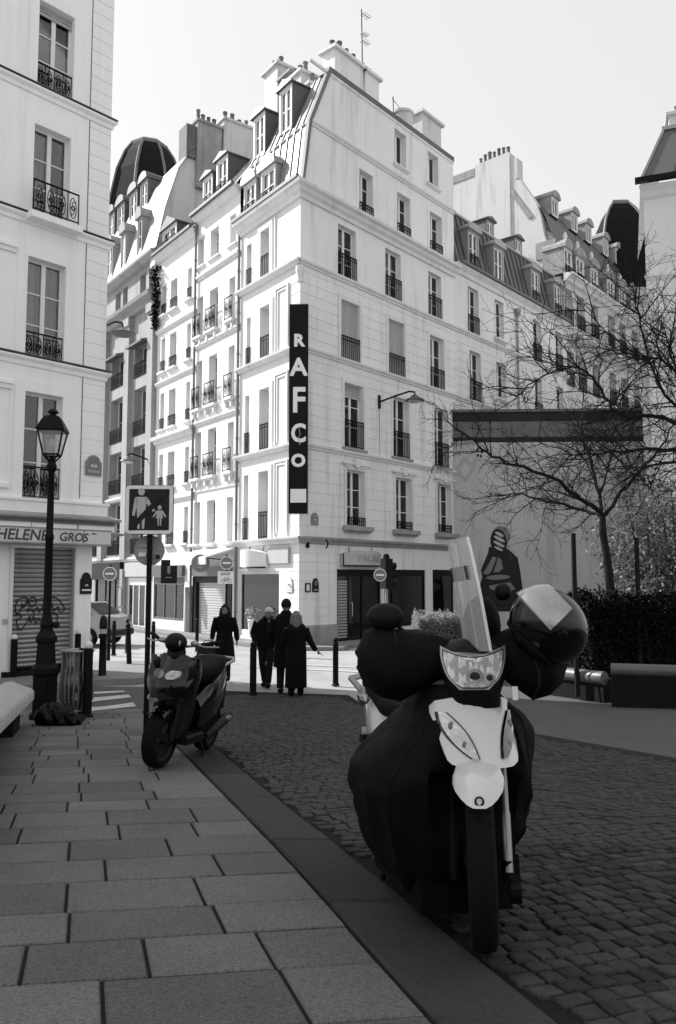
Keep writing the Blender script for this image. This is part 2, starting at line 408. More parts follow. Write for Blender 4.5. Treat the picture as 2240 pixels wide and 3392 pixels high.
def dormer(F, T, x0, x1, z0, z1, y0, yb, kind='gable', m='zinc_dark', rows=2, rail=None, face='paint_white', cur=None, rise=.35):
    # box dormer whose face stands at depth y0 and whose cheeks run back to depth yb
    w = x1 - x0; f = .09
    B = MB()
    B.box(x0 - f, x0, y0, y0 + .08, z0, z1 + f).box(x1, x1 + f, y0, y0 + .08, z0, z1 + f).box(x0, x1, y0, y0 + .08, z1, z1 + f)
    d = F.part('dormer', B, face, T)
    C = MB(); a, b = x0 - f - .01, x1 + f + .01; zt = z1 + f
    C.box(a - .03, a, y0 + .03, yb, z0, zt); C.box(b, b + .03, y0 + .03, yb, z0, zt)
    ck = part('cheek', C, m, d)
    xm = (a + b) / 2; o = .1
    Rf = MB()
    if kind == 'gable': prof = [(a - o, zt), (b + o, zt), (b + o, zt + .05), (xm, zt + rise), (a - o, zt + .05)]
    elif kind == 'arch': prof = [(a - o, zt), (b + o, zt)] + [(xm + (w / 2 + f + o) * math.cos(t), zt + .05 + rise * math.sin(t)) for t in [math.pi * q / 10 for q in range(11)]]
    else: prof = [(a - o, zt), (b + o, zt), (b + o, zt + .1), (a - o, zt + .1)]
    Rf.prism([(p[0], 0, p[1]) for p in prof], (0, y0 - .12, 0), (0, yb, 0))
    part('dormer_roof', Rf, m, d)
    fm, panes, room = win_mesh(w, z1 - z0, rows)
    wo = link('dormer_window', fm, d, (x0, y0 + .05, z0))
    # panes kept on the same level (sub-part of the dormer)
    G = MB().box(.05, w - .05, .03, .035, .05, z1 - z0 - .05)
    link('pane', G.mesh('pane', 'glass'), d, (x0, y0 + .05, z0)); link('room', room, d, (x0, y0 + .05, z0))
    if cur is not None: link('curtain', curtain_mesh(w, z1 - z0, cur), d, (x0, y0 + .05, z0))
    if rail: link('railing', rail_mesh(w, .5, rail), d, (x0, y0 - .03, z0))
    return d
def zpanels(F, T, segs, n, m='zinc', lift=.0):
    # standing-seam sheets: a quad strip between polyline A and B (lists of frame points, same length), split into n separate panels
    for i in range(n):
        u0, u1 = i / n, (i + 1) / n
        B = MB()
        for (a0, a1), (b0, b1) in zip(segs[:-1], segs[1:]):
            p = [Vector(a0).lerp(Vector(a1), u) for u in (u0, u1)]; q = [Vector(b0).lerp(Vector(b1), u) for u in (u0, u1)]
            B.quad(p[0], p[1], q[1], q[0])
            nrm = (p[1] - p[0]).cross(q[0] - p[0]).normalized()
            dx = (p[1] - p[0]).normalized() * .022
            for (s0, s1) in ((p[0], q[0]),):
                B.add([s0 - dx, s0 + dx, s0 + dx + nrm * .05, s0 - dx + nrm * .05, s1 - dx, s1 + dx, s1 + dx + nrm * .05, s1 - dx + nrm * .05], [(0, 1, 2, 3), (4, 7, 6, 5), (0, 4, 5, 1), (1, 5, 6, 2), (2, 6, 7, 3), (3, 7, 4, 0)])
        F.part('zinc_panel', B, m, T)
def downpipe(F, T, x, z0, z1, r=.05, m='lead', y=-.08):
    B = MB().tube([F_(x, y, z) for F_, z in ((lambda a, b, c: (a, b, c), z0), (lambda a, b, c: (a, b, c), z1))], r, 8)
    z = z0 + 1
    while z < z1: B.lathe([(r + .015, z), (r + .015, z + .06)], (x, y, 0), 8); z += 1.6
    return F.part('downpipe', B, m, T, True)
# ------------------------------------------------------------------ ground
G = tag(part('ground', MB().quad((-300, -60, gz(-60) - .12), (300, -60, gz(-60) - .12), (300, 14.1, -2.34), (-300, 14.1, -2.34)).quad((-300, 14.1, -2.22), (300, 14.1, -2.22), (300, 900, -2.22), (-300, 900, -2.22)), 'asphalt', None), kind='structure')
FR = Fr(-1.268, 26, .865, 1); FL = Fr(-1.268, 26, .743, -1)
LBO = Vector((-5.661, 19, 0)); FB = Fr(LBO.x, LBO.y, .93, 1)
MIT = 1.246
# ------------------------------------------------------------------ corner house
T = thing('corner_house', 'tall pale corner apartment house with zinc mansard behind the long vertical black sign', 'building', (-1.268, 26, -2.2))
A = [(2.40, 3.40, 1.88, 3.88), (5.27, 6.30, 1.88, 3.88), (8.1, 9.1, 1.9, 3.9)]
Bf = [(2.28, 3.33, 4.66, 6.98), (5.14, 6.15, 4.66, 6.98), (7.92, 8.93, 4.6, 7.02)]
Cf = [(2.1, 3.12, 7.72, 9.96), (4.89, 5.9, 7.68, 9.96), (7.66, 8.68, 7.7, 9.98)]
Df = [(1.94, 2.95, 10.7, 12.7), (4.71, 5.71, 10.68, 12.7), (7.61, 8.55, 10.72, 12.65)]
Ef = [(3.14, 3.95, 13.55, 15.22), (5.48, 6.36, 13.57, 15.22), (7.75, 8.66, 13.6, 15.25)]
Ff = [(5.35, 6.12, 16.33, 17.78), (7.65, 8.44, 16.42, 17.83)]
SH = [(1.88, 4.35, -2.19, .36), (4.55, 7.2, -1.75, .38), (7.7, 9.45, -1.75, .4)]
zg = [-1.25 + .3 * i for i in range(8)] + [1.75 + .375 * i for i in range(24) if abs(1.75 + .375 * i - 4.45) > .2 and abs(1.75 + .375 * i - 7.75) > .2]
wall(FR, T, 0, 9.58, -2.25, 13.42, A + Bf + Cf + Df + [s + (.3,) for s in SH], 'plaster_pale', zg)
wall(FR, T, 1.5, 9.58, 13.42, 18.25, Ef + Ff, 'plaster_pale', polys=[[(.06, 13.42), (1.5, 13.42), (1.5, 15.8), (.42, 15.8)], [(.42, 15.8), (1.5, 15.8), (1.5, 18.25)]])
LW = [(-2.53, -1.88, 1.43, 3.8), (-2.51, -1.86, 4.55, 6.75), (-2.51, -1.87, 7.72, 9.75), (-2.52, -1.92, 10.72, 12.6)]
LN = [(-3.66, -3.33, 1.43, 3.79), (-3.61, -3.31, 4.55, 6.73), (-3.55, -3.27, 7.72, 9.66), (-3.6, -3.25, 10.72, 12.47)]
wall(FL, T, -4.12, 0, -2.25, 13.42, LW + LN + [(-3.92, -1.2, -2.0, .3, .12)], 'plaster_white', [-1.25 + .3 * i for i in range(8)] + [1.75 + .375 * i for i in range(24)], (-.52, -.002), dep=.3)
# end walls closing the body
FR.part('end_wall', MB().quad((9.58, 0, -2.2), (9.58, 10, -2.2), (9.58, 10, 18.3), (9.58, 0, 18.3)), 'gable_plaster', T)
FR.part('flat_roof', MB().quad((1.46, .0, 18.26), (9.58, .0, 18.26), (9.58, 6, 18.26), (2.3, 3.9, 18.26)), 'zinc_dark', T)
FR.part('roof_edge', MB().prism([(1.38, -.06, 18.12), (9.6, -.06, 18.12), (9.6, -.06, 18.32), (1.42, -.06, 18.32)], (0, 0, 0), (0, .5, 0)), 'zinc_dark', T)
FR.part('rake_flashing', MB().prism([(.0, 0, 13.42), (.12, 0, 13.42), (.5, 0, 15.8), (1.52, 0, 18.14), (1.42, 0, 18.3), (.36, 0, 15.84)], (0, -.07, 0), (0, .1, 0)), 'lead', T)
for z in (4.36, 7.64, 10.6):
    mould(FR, T, 0, 9.58, z, STRING, e0=MIT); mould(FL, T, -4.12, 0, z, [(p[0] * 1.8, p[1]) for p in STRING], e1=MIT / 1.8)
mould(FR, T, 0, 9.58, 12.92, CORN, name='cornice', e0=MIT); mould(FL, T, -4.12, 0, 12.92, CORN, name='cornice', e1=MIT)
mould(FR, T, .5, 9.58, 15.72, STRING)
mould(FR, T, .42, 9.58, 18.0, [(-.01, 0), (.05, .03), (.06, .1), (-.01, .11)], 'plaster_pale')
mould(FR, T, 0, 9.58, 1.18, [(-.01, 0), (.06, .02), (.1, .1), (.2, .16), (.22, .22), (-.01, .26)], 'stone_soot_shade', 'ledge', e0=MIT)
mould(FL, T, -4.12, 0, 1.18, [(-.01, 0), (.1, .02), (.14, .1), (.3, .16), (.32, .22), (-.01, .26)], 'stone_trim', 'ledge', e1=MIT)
mould(FR, T, 0, 1.86, -2.25, [(-.01, 0), (.04, 0), (.04, .72), (-.01, .76)], 'stone_soot_shade', 'plinth', e0=MIT)
FR.part('corner_pilaster', MB().lathe([(.11, 10.0), (.11, 10.25), (.14, 10.3), (.16, 10.4), (.16, 10.55)], (.05, .05, 0), 12), 'stone_trim', T, True)
for i, o in enumerate(A):
    window(FR, T, *o, rows=3, inset=.2, rail='bars', rh=.33, cur=(None, 2, 0)[i]); sill(FR, T, o[0] - .1, o[1] + .15, 1.88, .24, .16, 'stone_soot_shade')
    surround(FR, T, *o, w=.14)
    FR.part('lintel_ornament', MB().box(o[0] - .28, o[1] + .28, -.1, -.0, 4.06, 4.15).box(o[0] - .1, o[0] + .25, -.07, .0, 3.98, 4.055).box(o[1] - .25, o[1] + .1, -.07, .0, 3.98, 4.055).prism([(o[0] + .38, 0, 3.98), (o[0] + .62, 0, 3.98), (o[0] + .68, 0, 4.26), (o[0] + .32, 0, 4.26)], (0, -.13, 0), (0, 0, 0)), 'stone_trim', T)
for i, o in enumerate(Bf): window(FR, T, *o, rows=3, rail='bars', rh=1.0, cur=(0, 1, None)[i], blind=(.45, 0, 0)[i]); surround(FR, T, *o, w=.13, p=.025); sill(FR, T, o[0], o[1], o[2] - .01, .14, .1, 'stone_soot_shade')
for i, o in enumerate(Cf):
    window(FR, T, *o, rows=3, rail='bars', rh=.95, blind=(2.2, 2.2, 0)[i], cur=(None, None, 1)[i], inset=(.12, .12, .2)[i]); surround(FR, T, *o, w=.15, p=.025)
for i, o in enumerate(Df): window(FR, T, *o, rows=3, rail='bars', rh=.95, cur=(0, None, 1)[i])
for i, o in enumerate(Ef): window(FR, T, *o, rows=3, rail='bars', rh=.4, cur=(1, 2, None)[i], inset=.24); surround(FR, T, *o, w=.16, p=.015, m='plaster_pale'); sill(FR, T, o[0], o[1], o[2], .08, .07)
for i, o in enumerate(Ff): window(FR, T, *o, rows=1, inset=.24); sill(FR, T, o[0], o[1], o[2], .1, .08)
for i, o in enumerate(LW): window(FL, T, *o, rows=3, rail='bars', rh=.95, inset=.26, cur=(None, 0, None, 2)[i]); surround(FL, T, *o, w=.2, p=.06)
for i, o in enumerate(LN): window(FL, T, *o, rows=3, rail='bars', rh=.8, inset=.26)
for z0, z1 in ((1.47, 4.05), (4.6, 7.1), (7.75, 10.15)):
    B = MB()
    for q, p in ((0, .07), (.1, .045)):
        a, b, c, d = -1.5 + q, -.66 - q, z0 + q, z1 - q
        B.box(a, a + .06, -p, .01, c, d).box(b - .06, b, -p, .01, c, d).box(a + .06, b - .06, -p, .01, d - .06, d)
    FL.part('blind_panel_frame', B, 'stone_trim', T)
FL.part('pier_strip', MB().box(-1.6, -1.54, -.05, .01, 10.9, 12.9), 'stone_trim', T)
downpipe(FL, T, -4.05, -2.2, 13.0)
# mansard of the left side
pa = [FR.w(.1, 0, 13.45), FR.w(.42, 0, 15.8), FR.w(1.47, 0, 18.25)]
lo = lambda v, x: FL.o * 0 + v
inv = lambda w: ((w - FL.o).dot(FL.dx), (w - FL.o).dot(FL.dy), w.z)
pr = [inv(q) for q in pa]; pl = [(-4.12, q[1], q[2]) for q in pr]
zpanels(FL, T, [(a, b) for a, b in zip(pl, pr)], 9)
FL.part('roof_kerb', MB().tube([pl[1], pr[1]], .06, 8), 'lead', T)
FL.part('gutter', MB().box(-4.12, .35, -.42, -.28, 13.4, 13.52), 'lead', T)
d = dormer(FL, T, -2.5, -1.7, 13.55, 14.75, -.02, .75, 'arch', 'zinc', 2, 'ornate', 'stone_trim', None, .42)
dormer(FL, T, -3.75, -3.05, 13.55, 14.75, -.02, .75, 'arch', 'zinc', 2, 'ornate', 'stone_trim', None, .42)
dormer(FL, T, -3.95, -3.3, 16.2, 17.7, .5, 1.9, 'gable', 'zinc_dark', 2, None, 'paint_white', None, .28)
dormer(FL, T, -2.1, -1.45, 16.3, 17.85, .5, 1.9, 'gable', 'zinc_dark', 2, None, 'paint_white', None, .28)
chimney(FR, T, 2.35, 4.0, .5, 1.15, 18.2, 19.75, 4, 'plaster_pale')
chimney(FR, T, 4.15, 5.0, .5, 1.2, 18.2, 19.75, 2, 'plaster_pale')
chimney(FR, T, 8.15, 9.6, .6, 1.5, 18.2, 19.95, 0 or 1, 'gable_plaster', h=.3)
FR.part('roof_drum', MB().lathe([(.42, 18.2), (.42, 19.4), (.48, 19.45), (.48, 19.55)], (7.15, .9, 0), 14), 'gable_plaster', T, True)
AN = MB().tube([(4.4, .85, 19.9), (4.35, .85, 22.6)], .022, 6)
for z, l in ((22.45, .5), (21.6, .35), (21.3, .45)):
    AN.tube([(4.36, .85, z), (4.36 + l, .85, z + .05)], .014, 4)
    for k in range(4): AN.tube([(4.36 + l * (k + 1) / 4.5, .7, z + .03), (4.36 + l * (k + 1) / 4.5, 1.0, z + .03)], .011, 4)
FR.part('aerial', AN, 'iron', T)
FR.part('aerial', MB().tube([(6.5, .9, 18.2), (6.48, .9, 20.0)], .02, 5).tube([(6.4, .9, 19.9), (7.2, .9, 19.6)], .014, 4), 'iron', T)
# shop fronts of the corner house
def shopfront(F, T, x0, x1, z0, z1, posts, m='shop_dark', depth=1.1, top=.25, base=.0, goods=(), inset=.1, inter='interior', pn='pane'):
    B = MB().box(x0, x0 + .07, inset - .06, inset + .02, z0, z1).box(x1 - .07, x1, inset - .06, inset + .02, z0, z1).box(x0 + .07, x1 - .07, inset - .06, inset + .02, z1 - top, z1)
    if base: B.box(x0 + .07, x1 - .07, inset - .06, inset + .02, z0, z0 + base)
    for p in posts: B.box(p - .035, p + .035, inset - .055, inset + .015, z0 + base, z1 - top)
    o = F.part('shop_window', B, m, T)
    xs = [x0 + .07] + list(posts) + [x1 - .07]
    for a, b in zip(xs[:-1], xs[1:]): part(pn, MB().box(a + .035 * (a != x0 + .07), b - .035 * (b != x1 - .07), inset - .02, inset - .012, z0 + base, z1 - top), 'shop_glass', o)
    R = MB(); a, b, c, e, d = x0, x1, z0, z1, inset + depth
    R.quad((a, d, c), (b, d, c), (b, d, e), (a, d, e)); R.quad((a, .05, c), (a, d, c), (a, d, e), (a, .05, e)); R.quad((b, d, c), (b, .05, c), (b, .05, e), (b, d, e))
    R.quad((a, .05, c + .01), (b, .05, c + .01), (b, d, c + .01), (a, d, c + .01)); R.quad((a, .05, e - .01), (b, .05, e - .01), (b, d, e - .01), (a, d, e - .01))
    part('shop_interior', R, inter, o)
    return o
def mannequin(o, x, y, z, m='paint_grey', s=1.):
    B = MB().lathe([(.02, 0), (.02, .5), (.1, .55), (.16, .75), (.17, .85), (.12, 1.02), (.16, 1.22), (.19, 1.36), (.14, 1.45), (.05, 1.5), (.045, 1.58)], (0, 0, 0), 10)
    B.ell((0, 0, 1.68), (.075, .09, .115), 8, 6)
    for sx in (-1, 1): B.tube([(sx * .17, 0, 1.4), (sx * .23, .02, 1.1), (sx * .2, -.06, .85)], [.045, .035, .025], 6)
    B.v = [(x + q[0] * s, y + q[1] * s * .7, z + q[2] * s) for q in B.v]
    part('mannequin', B, m, o, smooth=True)
o = shopfront(FR, T, 1.88, 4.35, -2.19, .36, [2.55, 3.3], goods=()); mannequin(o, 2.9, .75, -2.0, 'cloth_dark')
part('door_handle', MB().tube([(2.64, -.02, -1.3), (2.64, -.06, -1.25), (2.64, -.06, -.85), (2.64, -.02, -.8)], .018, 6), 'chrome', o)
R_ = MB()
for i in range(20): R_.box(1.97, 2.5, .06, .075, -2.0 + i * .1, -1.93 + i * .1)
part('roller_grille', R_, 'shutter_metal', o)
o = shopfront(FR, T, 4.55, 7.2, -1.75, .38, [5.1], base=.1); mannequin(o, 5.9, .6, -1.75, 'shutter_metal'); mannequin(o, 6.7, .8, -1.75, 'cloth_dark')
o = shopfront(FR, T, 7.7, 9.45, -1.75, .4, [], base=.1); mannequin(o, 8.5, .6, -1.7, 'cloth_dark')
o = shopfront(FL, T, -3.92, -1.2, -2.0, .3, [], 'stone_trim', 1.0, .1, .22, inter='display'); 
for x, y, h, m in ((-2.7, .8, 1.5, 'blind'), (-3.6, .5, .9, 'cloth_dark'), (-3.1, .7, 1.1, 'shop_dark'), (-2.3, .5, .8, 'paint_grey'), (-1.7, .6, 1.2, 'blind')):
    part('display_stand', MB().box(x - .22, x + .22, y - .1, y + .1, -1.78, -1.78 + h * .4).box(x - .15, x + .15, y - .06, y + .06, -1.78 + h * .4, -1.78 + h), m, o)
for x, z, w, h, m in ((-1.5, .0, .12, .2, 'blind'), (-3.6, -.9, .2, .25, 'paint_grey'), (-2.9, -1.2, .25, .2, 'sign_mid'), (-2.5, -.5, .3, .4, 'blind'), (-3.3, -.2, .35, .3, 'sign_mid'), (-1.65, -.7, .25, .5, 'paint_grey')):
    part('poster', MB().box(x - w, x + w, .14, .15, z - h, z + h), m, o)
V = MB().lathe([(.1, -2.0), (.14, -1.9), (.17, -1.45), (.19, -1.4), (.17, -1.38)], (-2.45, -.28, 0), 12)
tag(part('flower_pot', V, 'paint_white', None, FL.w(0, 0, 0), FL.a, True), 'pale tall flower pot standing outside the corner shop window', 'flower pot')
V = MB()
for k in range(220):
    a = random.uniform(0, 6.3); r = random.uniform(0, .34); z = -1.35 + random.uniform(0, .42) - r * .3; c = Vector((-2.45 + r * math.cos(a), -.28 + r * .8 * math.sin(a), z)); q = Vector((random.gauss(0, 1), random.gauss(0, 1), random.gauss(0, 1))).normalized() * .05; p = q.orthogonal().normalized() * .03
    V.quad(c - q, c - p, c + q, c + p)
tag(part('flower_plant', V, 'leaf_light', None, FL.w(0, 0, 0), FL.a), 'bushy little plant growing out of the tall pale pot', 'plant')

# ------------------------------------------------------------------ white house (left of the corner house)
T = thing('white_house', 'narrow sunlit white house with ornate small balconies left of the corner house', 'building', FL.w(-7.7, 0, -2.2))
ops = []
rowsz = [(1.42, 3.1), (4.05, 5.95), (6.88, 8.9), (9.9, 11.6), (12.9, 14.1)]
cols = [(-7.65, -7.12), (-6.54, -5.84), (-4.92, -4.45)]
for r in rowsz:
    for c in cols: ops.append(c + r)
wall(FL, T, -7.72, -4.12, -2.25, 15.0, ops + [(-7.62, -4.43, -2.24, .12, .3)], 'plaster_white', dep=.3)
for i, o in enumerate(ops):
    r = i // 3
    window(FL, T, *o, rows=3, inset=.26, rail='ornate' if 0 < r < 4 else None, rh=.9, rout=.17, rx=.06, cur=(0, None, 2, None, 1)[i % 5])
    if r < 4: sill(FL, T, o[0], o[1], o[2], .22, .1, brackets=r > 0)
    else: sill(FL, T, o[0], o[1], o[2], .1, .07)
for z in (3.5, 6.2, 9.4, 12.3): mould(FL, T, -7.72, -4.12, z, STRING if z != 3.5 else STRING[:3] + [(-.01, .08)], 'stone_trim')
mould(FL, T, -7.72, -4.12, 14.75, [(-.01, 0), (.1, .05), (.25, .2), (.3, .32), (-.01, .34)], 'stone_trim', 'cornice')
zpanels(FL, T, [((-7.72, -.2, 15.08), (-4.12, -.2, 15.08)), ((-7.72, .95, 16.7), (-4.12, .95, 16.7)), ((-7.72, 5, 17.3), (-4.12, 5, 17.3))], 9, 'zinc')
FL.part('gutter', MB().box(-7.72, -4.12, -.42, -.3, 15.02, 15.14), 'zinc_dark', T)
dormer(FL, T, -8.0 + .3, -7.05, 15.5, 16.75, .25, 1.5, 'gable', 'zinc_dark', 2, 'ornate', 'paint_white', 1, .25)
dormer(FL, T, -6.5, -5.75, 15.55, 17.0, .25, 1.6, 'gable', 'zinc_dark', 2, 'ornate', 'paint_white', 0, .25)
FL.part('end_cheek', MB().prism([(-4.16, pl[0][1] - .1, 13.4), (-4.16, pl[1][1], 15.85), (-4.16, pl[2][1], 18.3), (-4.16, 6, 18.3), (-4.16, 6, 13.4)], (0, 0, 0), (-.12, 0, 0)), 'zinc_dark', T)
chimney(FL, T, -7.1, -6.0, 2.8, 3.5, 17, 22.1, 2, 'gable_plaster')
chimney(FL, T, -5.95, -5.15, 2.9, 5, 17, 21.3, 2, 'stone_soot_shade', along='y')  # receding side of the stack, its shade put in as darker stone
chimney(FL, T, -5.1, -4.35, 2.9, 3.6, 17, 20.9, 2, 'gable_plaster')
chimney(FL, T, -4.2, -3.7, 2.9, 3.5, 17, 20.0, 1, 'gable_plaster')
downpipe(FL, T, -7.66, -2.2, 14.9, y=-.1)
# shop with roller shutter and awning
B = MB().box(-7.62, -7.3, -.04, .2, -2.2, .12).box(-4.88, -4.43, -.04, .2, -2.2, .12).box(-7.3, -4.88, -.04, .2, -.1, .12)
sh = FL.part('shop_frame', B, 'shop_dark', T)
S = MB(); S.box(-7.3, -4.88, .3, .32, -2.2, -.1); FL.part('shutter_backing', S, 'shop_dark', T)
sl = MB().box(-7.28, -4.9, .1, .125, 0, .085).mesh('slat', 'shutter_light')
rs = link('roller_shutter', MB().box(-7.29, -4.89, .09, .14, -2.2, -2.12).mesh('roller_shutter', 'shutter_light'), T, FL.w(0, 0, 0) - T.location, FL.a)
for i in range(20): link('slat', sl, rs, (0, 0, -2.1 + i * .1))
FL.part('shop_sign_board', MB().box(-7.65, -4.4, -.1, -.02, .14, .48), 'sign_mid', T)
AW = MB().prism([(0, -.02, 1.2), (0, -1.25, .82), (0, -1.25, .55), (0, -1.19, .55), (0, -1.19, .8), (0, -.02, 1.12)], (-7.1, 0, 0), (-4.2, 0, 0))
o = tag(part('shop_awning', AW, 'paint_white', None, FL.w(0, 0, 0), FL.a), 'white sloping shop awning above the half shaded roller shutter', 'awning')
part('awning_arm', MB().tube([(-7.0, -.02, .7), (-7.0, -1.15, .78)], .02, 5), 'iron', o); part('awning_arm', MB().tube([(-4.3, -.02, .7), (-4.3, -1.15, .78)], .02, 5), 'iron', o)
# ------------------------------------------------------------------ grey house with the low dormer
T = thing('grey_house', 'narrow pale grey house with three window columns and one wide dormer', 'building', FL.w(-11.6, 0, -2.2))
rowsz = [(1.5, 3.0), (3.98, 5.5), (6.6, 8.25), (9.2, 10.75), (11.8, 13.15)]
cols = [(-11.15, -10.75), (-10.27, -9.6), (-8.56, -8.2)]
ops = [c + r for r in rowsz for c in cols]
wall(FL, T, -11.6, -7.72, -2.25, 14.6, ops + [(-8.27, -7.78, -2.2, -.3), (-11.5, -8.42, -1.7, .1, .15)], 'plaster_white', dep=.28)
for i, o in enumerate(ops):
    window(FL, T, *o, rows=2, inset=.24, rail='bars', rh=.5, cur=(None, 0, None, None)[i % 4]); sill(FL, T, o[0], o[1], o[2], .16, .09)
for z in (11.0, 8.6): mould(FL, T, -11.6, -7.72, z, STRING)
mould(FL, T, -11.6, -7.72, 5.95, [(-.01, 0), (.08, .02), (.12, .12), (.25, .2), (.28, .34), (-.01, .4)]); mould(FL, T, -11.6, -7.72, 3.3, STRING)
mould(FL, T, -11.6, -7.72, 14.3, [(-.01, 0), (.1, .05), (.2, .2), (.3, .32), (-.01, .36)], name='cornice')
zpanels(FL, T, [((-11.6, -.2, 14.68), (-7.72, -.2, 14.68)), ((-11.6, .8, 15.9), (-7.72, .8, 15.9)), ((-11.6, 5, 16.5), (-7.72, 5, 16.5))], 8, 'zinc_dark')
FL.part('gutter', MB().box(-11.6, -7.72, -.4, -.3, 14.62, 14.74), 'zinc_dark', T)
dormer(FL, T, -11.2, -9.9, 14.75, 15.65, 0, 1.4, 'gable', 'zinc_dark', 2, 'ornate', 'paint_white', 2, .5)
IV = MB()
for _ in range(500):
    c = Vector((-11.45 + random.gauss(0, .14), -.2 + random.gauss(0, .1), 12.6 + random.uniform(-1.3, 1.6))); q = Vector((random.gauss(0, 1), random.gauss(0, 1), random.gauss(0, 1))).normalized() * .07; p = q.orthogonal().normalized() * .05
    IV.quad(c - q, c - p, c + q, c + p)
FL.part('ivy', IV, 'leaf_dark', T)['kind'] = 'stuff'
shopfront(FL, T, -11.5, -8.42, -1.7, .1, [-10.5, -9.4], 'shop_wood', 1.0, .3, .1, inter='display')
FL.part('fascia', MB().box(-11.55, -8.4, -.14, -.02, .14, .62), 'shop_wood', T)
o = FL.part('entrance_door', MB().box(-8.25, -7.8, .12, .17, -2.2, -.65).box(-8.25, -7.8, .1, .18, -.62, -.55), 'shop_dark', T)
FL.part('door_frame', MB().box(-8.34, -8.27, -.06, .1, -2.2, -.24).box(-7.78, -7.71, -.06, .1, -2.2, -.24).box(-8.27, -7.78, -.06, .1, -.3, -.24), 'paint_white', T)
# ------------------------------------------------------------------ commercial building with big window bays
T = thing('commercial_house', 'grey stone commercial building with large window bays and many roof dormers', 'building', FL.w(-16, 0, -2.2))
bx = [(-14.2, -12.35), (-17.2, -15.38), (-20.2, -18.4), (-23.2, -21.4)]
bz = [(1.2, 3.75), (4.2, 6.25), (6.75, 9.0), (9.55, 11.1)]
ops = [b + z for z in bz for b in bx]
att = [(-12.7, -12.1), (-13.75, -13.05), (-15.9, -15.3), (-16.9, -16.2), (-18.9, -18.3)]
wall(FL, T, -24, -11.6, -2.25, 14.9, ops + [a + (13.45, 14.5) for a in att] + [(-14.5, -11.9, -2.2, .1, .3), (-18.8, -15.1, -2.2, .85, .3)], 'stone_street', dep=.45)
for i, o in enumerate(ops):
    w_ = window(FL, T, *o, rows=2, inset=.4, rail='bars', rh=.7, cur=(2, None, None)[i % 3])
    B = MB()
    for k in (1, 2, 4, 5): x = o[0] + (o[1] - o[0]) * k / 6; B.box(x - .03, x + .03, .38, .46, o[2], o[3])
    FL.part('mullion', B, 'zinc_dark', T)
    FL.part('spandrel', MB().box(o[0], o[1], .05, .3, o[2] - .4, o[2] - .01), 'stone_street', T)
for a in att: window(FL, T, *a, 13.45, 14.5, rows=1, inset=.4)
for x in (-11.95, -14.75, -17.8, -20.8): FL.part('pilaster', MB().box(x - .3, x + .3, -.22, .01, .95, 12.6).box(x - .38, x + .38, -.3, .01, 12.2, 12.6), 'stone_street', T)
mould(FL, T, -24, -11.6, 12.6, [(-.01, 0), (.2, .05), (.25, .2), (.5, .35), (.55, .5), (-.01, .6)], 'stone_street', 'cornice')
mould(FL, T, -24, -11.6, 14.7, [(-.01, 0), (.2, .05), (.4, .25), (.42, .35), (-.01, .4)], 'stone_street', 'cornice')
mould(FL, T, -24, -11.6, .85, STRING); mould(FL, T, -24, -11.6, 3.8, STRING)
for b in bx[:2]: FL.part('window_blind', MB().prism([(0, -.02, 11.15), (0, -.5, 11.0), (0, -.5, 10.9), (0, -.02, 11.0)], (b[0], 0, 0), (b[1], 0, 0)), 'zinc_dark', T)
prof = [(-.25, 15.1), (.15, 17.1), (.75, 19.1), (1.4, 20.2), (3.0, 21.3), (5, 22)]
for (y0, z0), (y1, z1) in zip(prof[:-1], prof[1:]): FL.part('roof_slope', MB().quad((-24, y0, z0), (-11.4, y0, z0), (-11.4, y1, z1), (-24, y1, z1)), 'zinc', T)
for a, b in ((-20.0, -18.7), (-18.05, -16.9), (-16.05, -15.1), (-14, -13.1)): dormer(FL, T, a + .3, b - .15, 15.5, 17.1, -.2, 1., 'arch', 'stone_street', 2, None, 'stone_street', None, .5)
for a, b in ((-19.5, -18.8), (-18.2, -17.4), (-16.5, -15.7), (-15.1, -14.4)): dormer(FL, T, a, b, 18.5, 19.7, .5, 1.9, 'arch', 'zinc_dark', 2, None, 'stone_street', None, .4)
GLW = FL.w(-11.6, 0, 0); FG = Fr(GLW.x, GLW.y, FL.dy.x, FL.dy.y)
FG.part('gable_wall', MB().prism([(-.2, 0, 14.3), (-.1, 0, 15.5), (.15, 0, 17.08), (.73, 0, 19.12), (1.34, 0, 20.15), (1.36, 0, 21.25), (3.0, 0, 21.7), (5.1, 0, 22.1), (9, 0, 22.0), (9, 0, 14.3)], (0, 0, 0), (0, .55, 0)), 'gable_plaster', T)
FG.part('chimney_flue', MB().box(1.2, 1.7, -.15, .7, 19.9, 21.5), 'tar_band', T)
c = FG.part('chimney', MB().box(1.72, 3.0, -.25, .7, 18.5, 21.75).box(1.65, 3.08, -.32, .78, 21.752, 21.87), 'stone_soot_shade', T)
pots(T, c, [(1.95, .2), (2.2, .2), (2.5, .2), (2.8, .2)], lambda x, y, z: (x, y, z), 21.86, h=.6)
c = FG.part('chimney', MB().box(3.1, 5.0, -.3, .7, 18.5, 22.3).box(3.02, 5.08, -.38, .78, 22.302, 22.42), 'gable_plaster', T)
pots(T, c, [(3.4, .2), (3.8, .2), (4.2, .2), (4.6, .2)], lambda x, y, z: (x, y, z), 22.41, h=.5)
shopfront(FL, T, -14.5, -11.9, -2.2, .1, [-13.9, -13.2, -12.5], 'paint_white', 1.0, .35, .12, inter='display')
FL.part('fascia', MB().box(-14.6, -11.8, -.12, -.02, .14, .8), 'paint_grey', T)
shopfront(FL, T, -18.8, -15.1, -2.2, .85, [-17.5, -16.2], 'shop_dark', 1.0, .5, .3)
FL.part('fascia', MB().box(-18.9, -15.0, -.2, -.02, .0, .84), 'shop_dark', T)
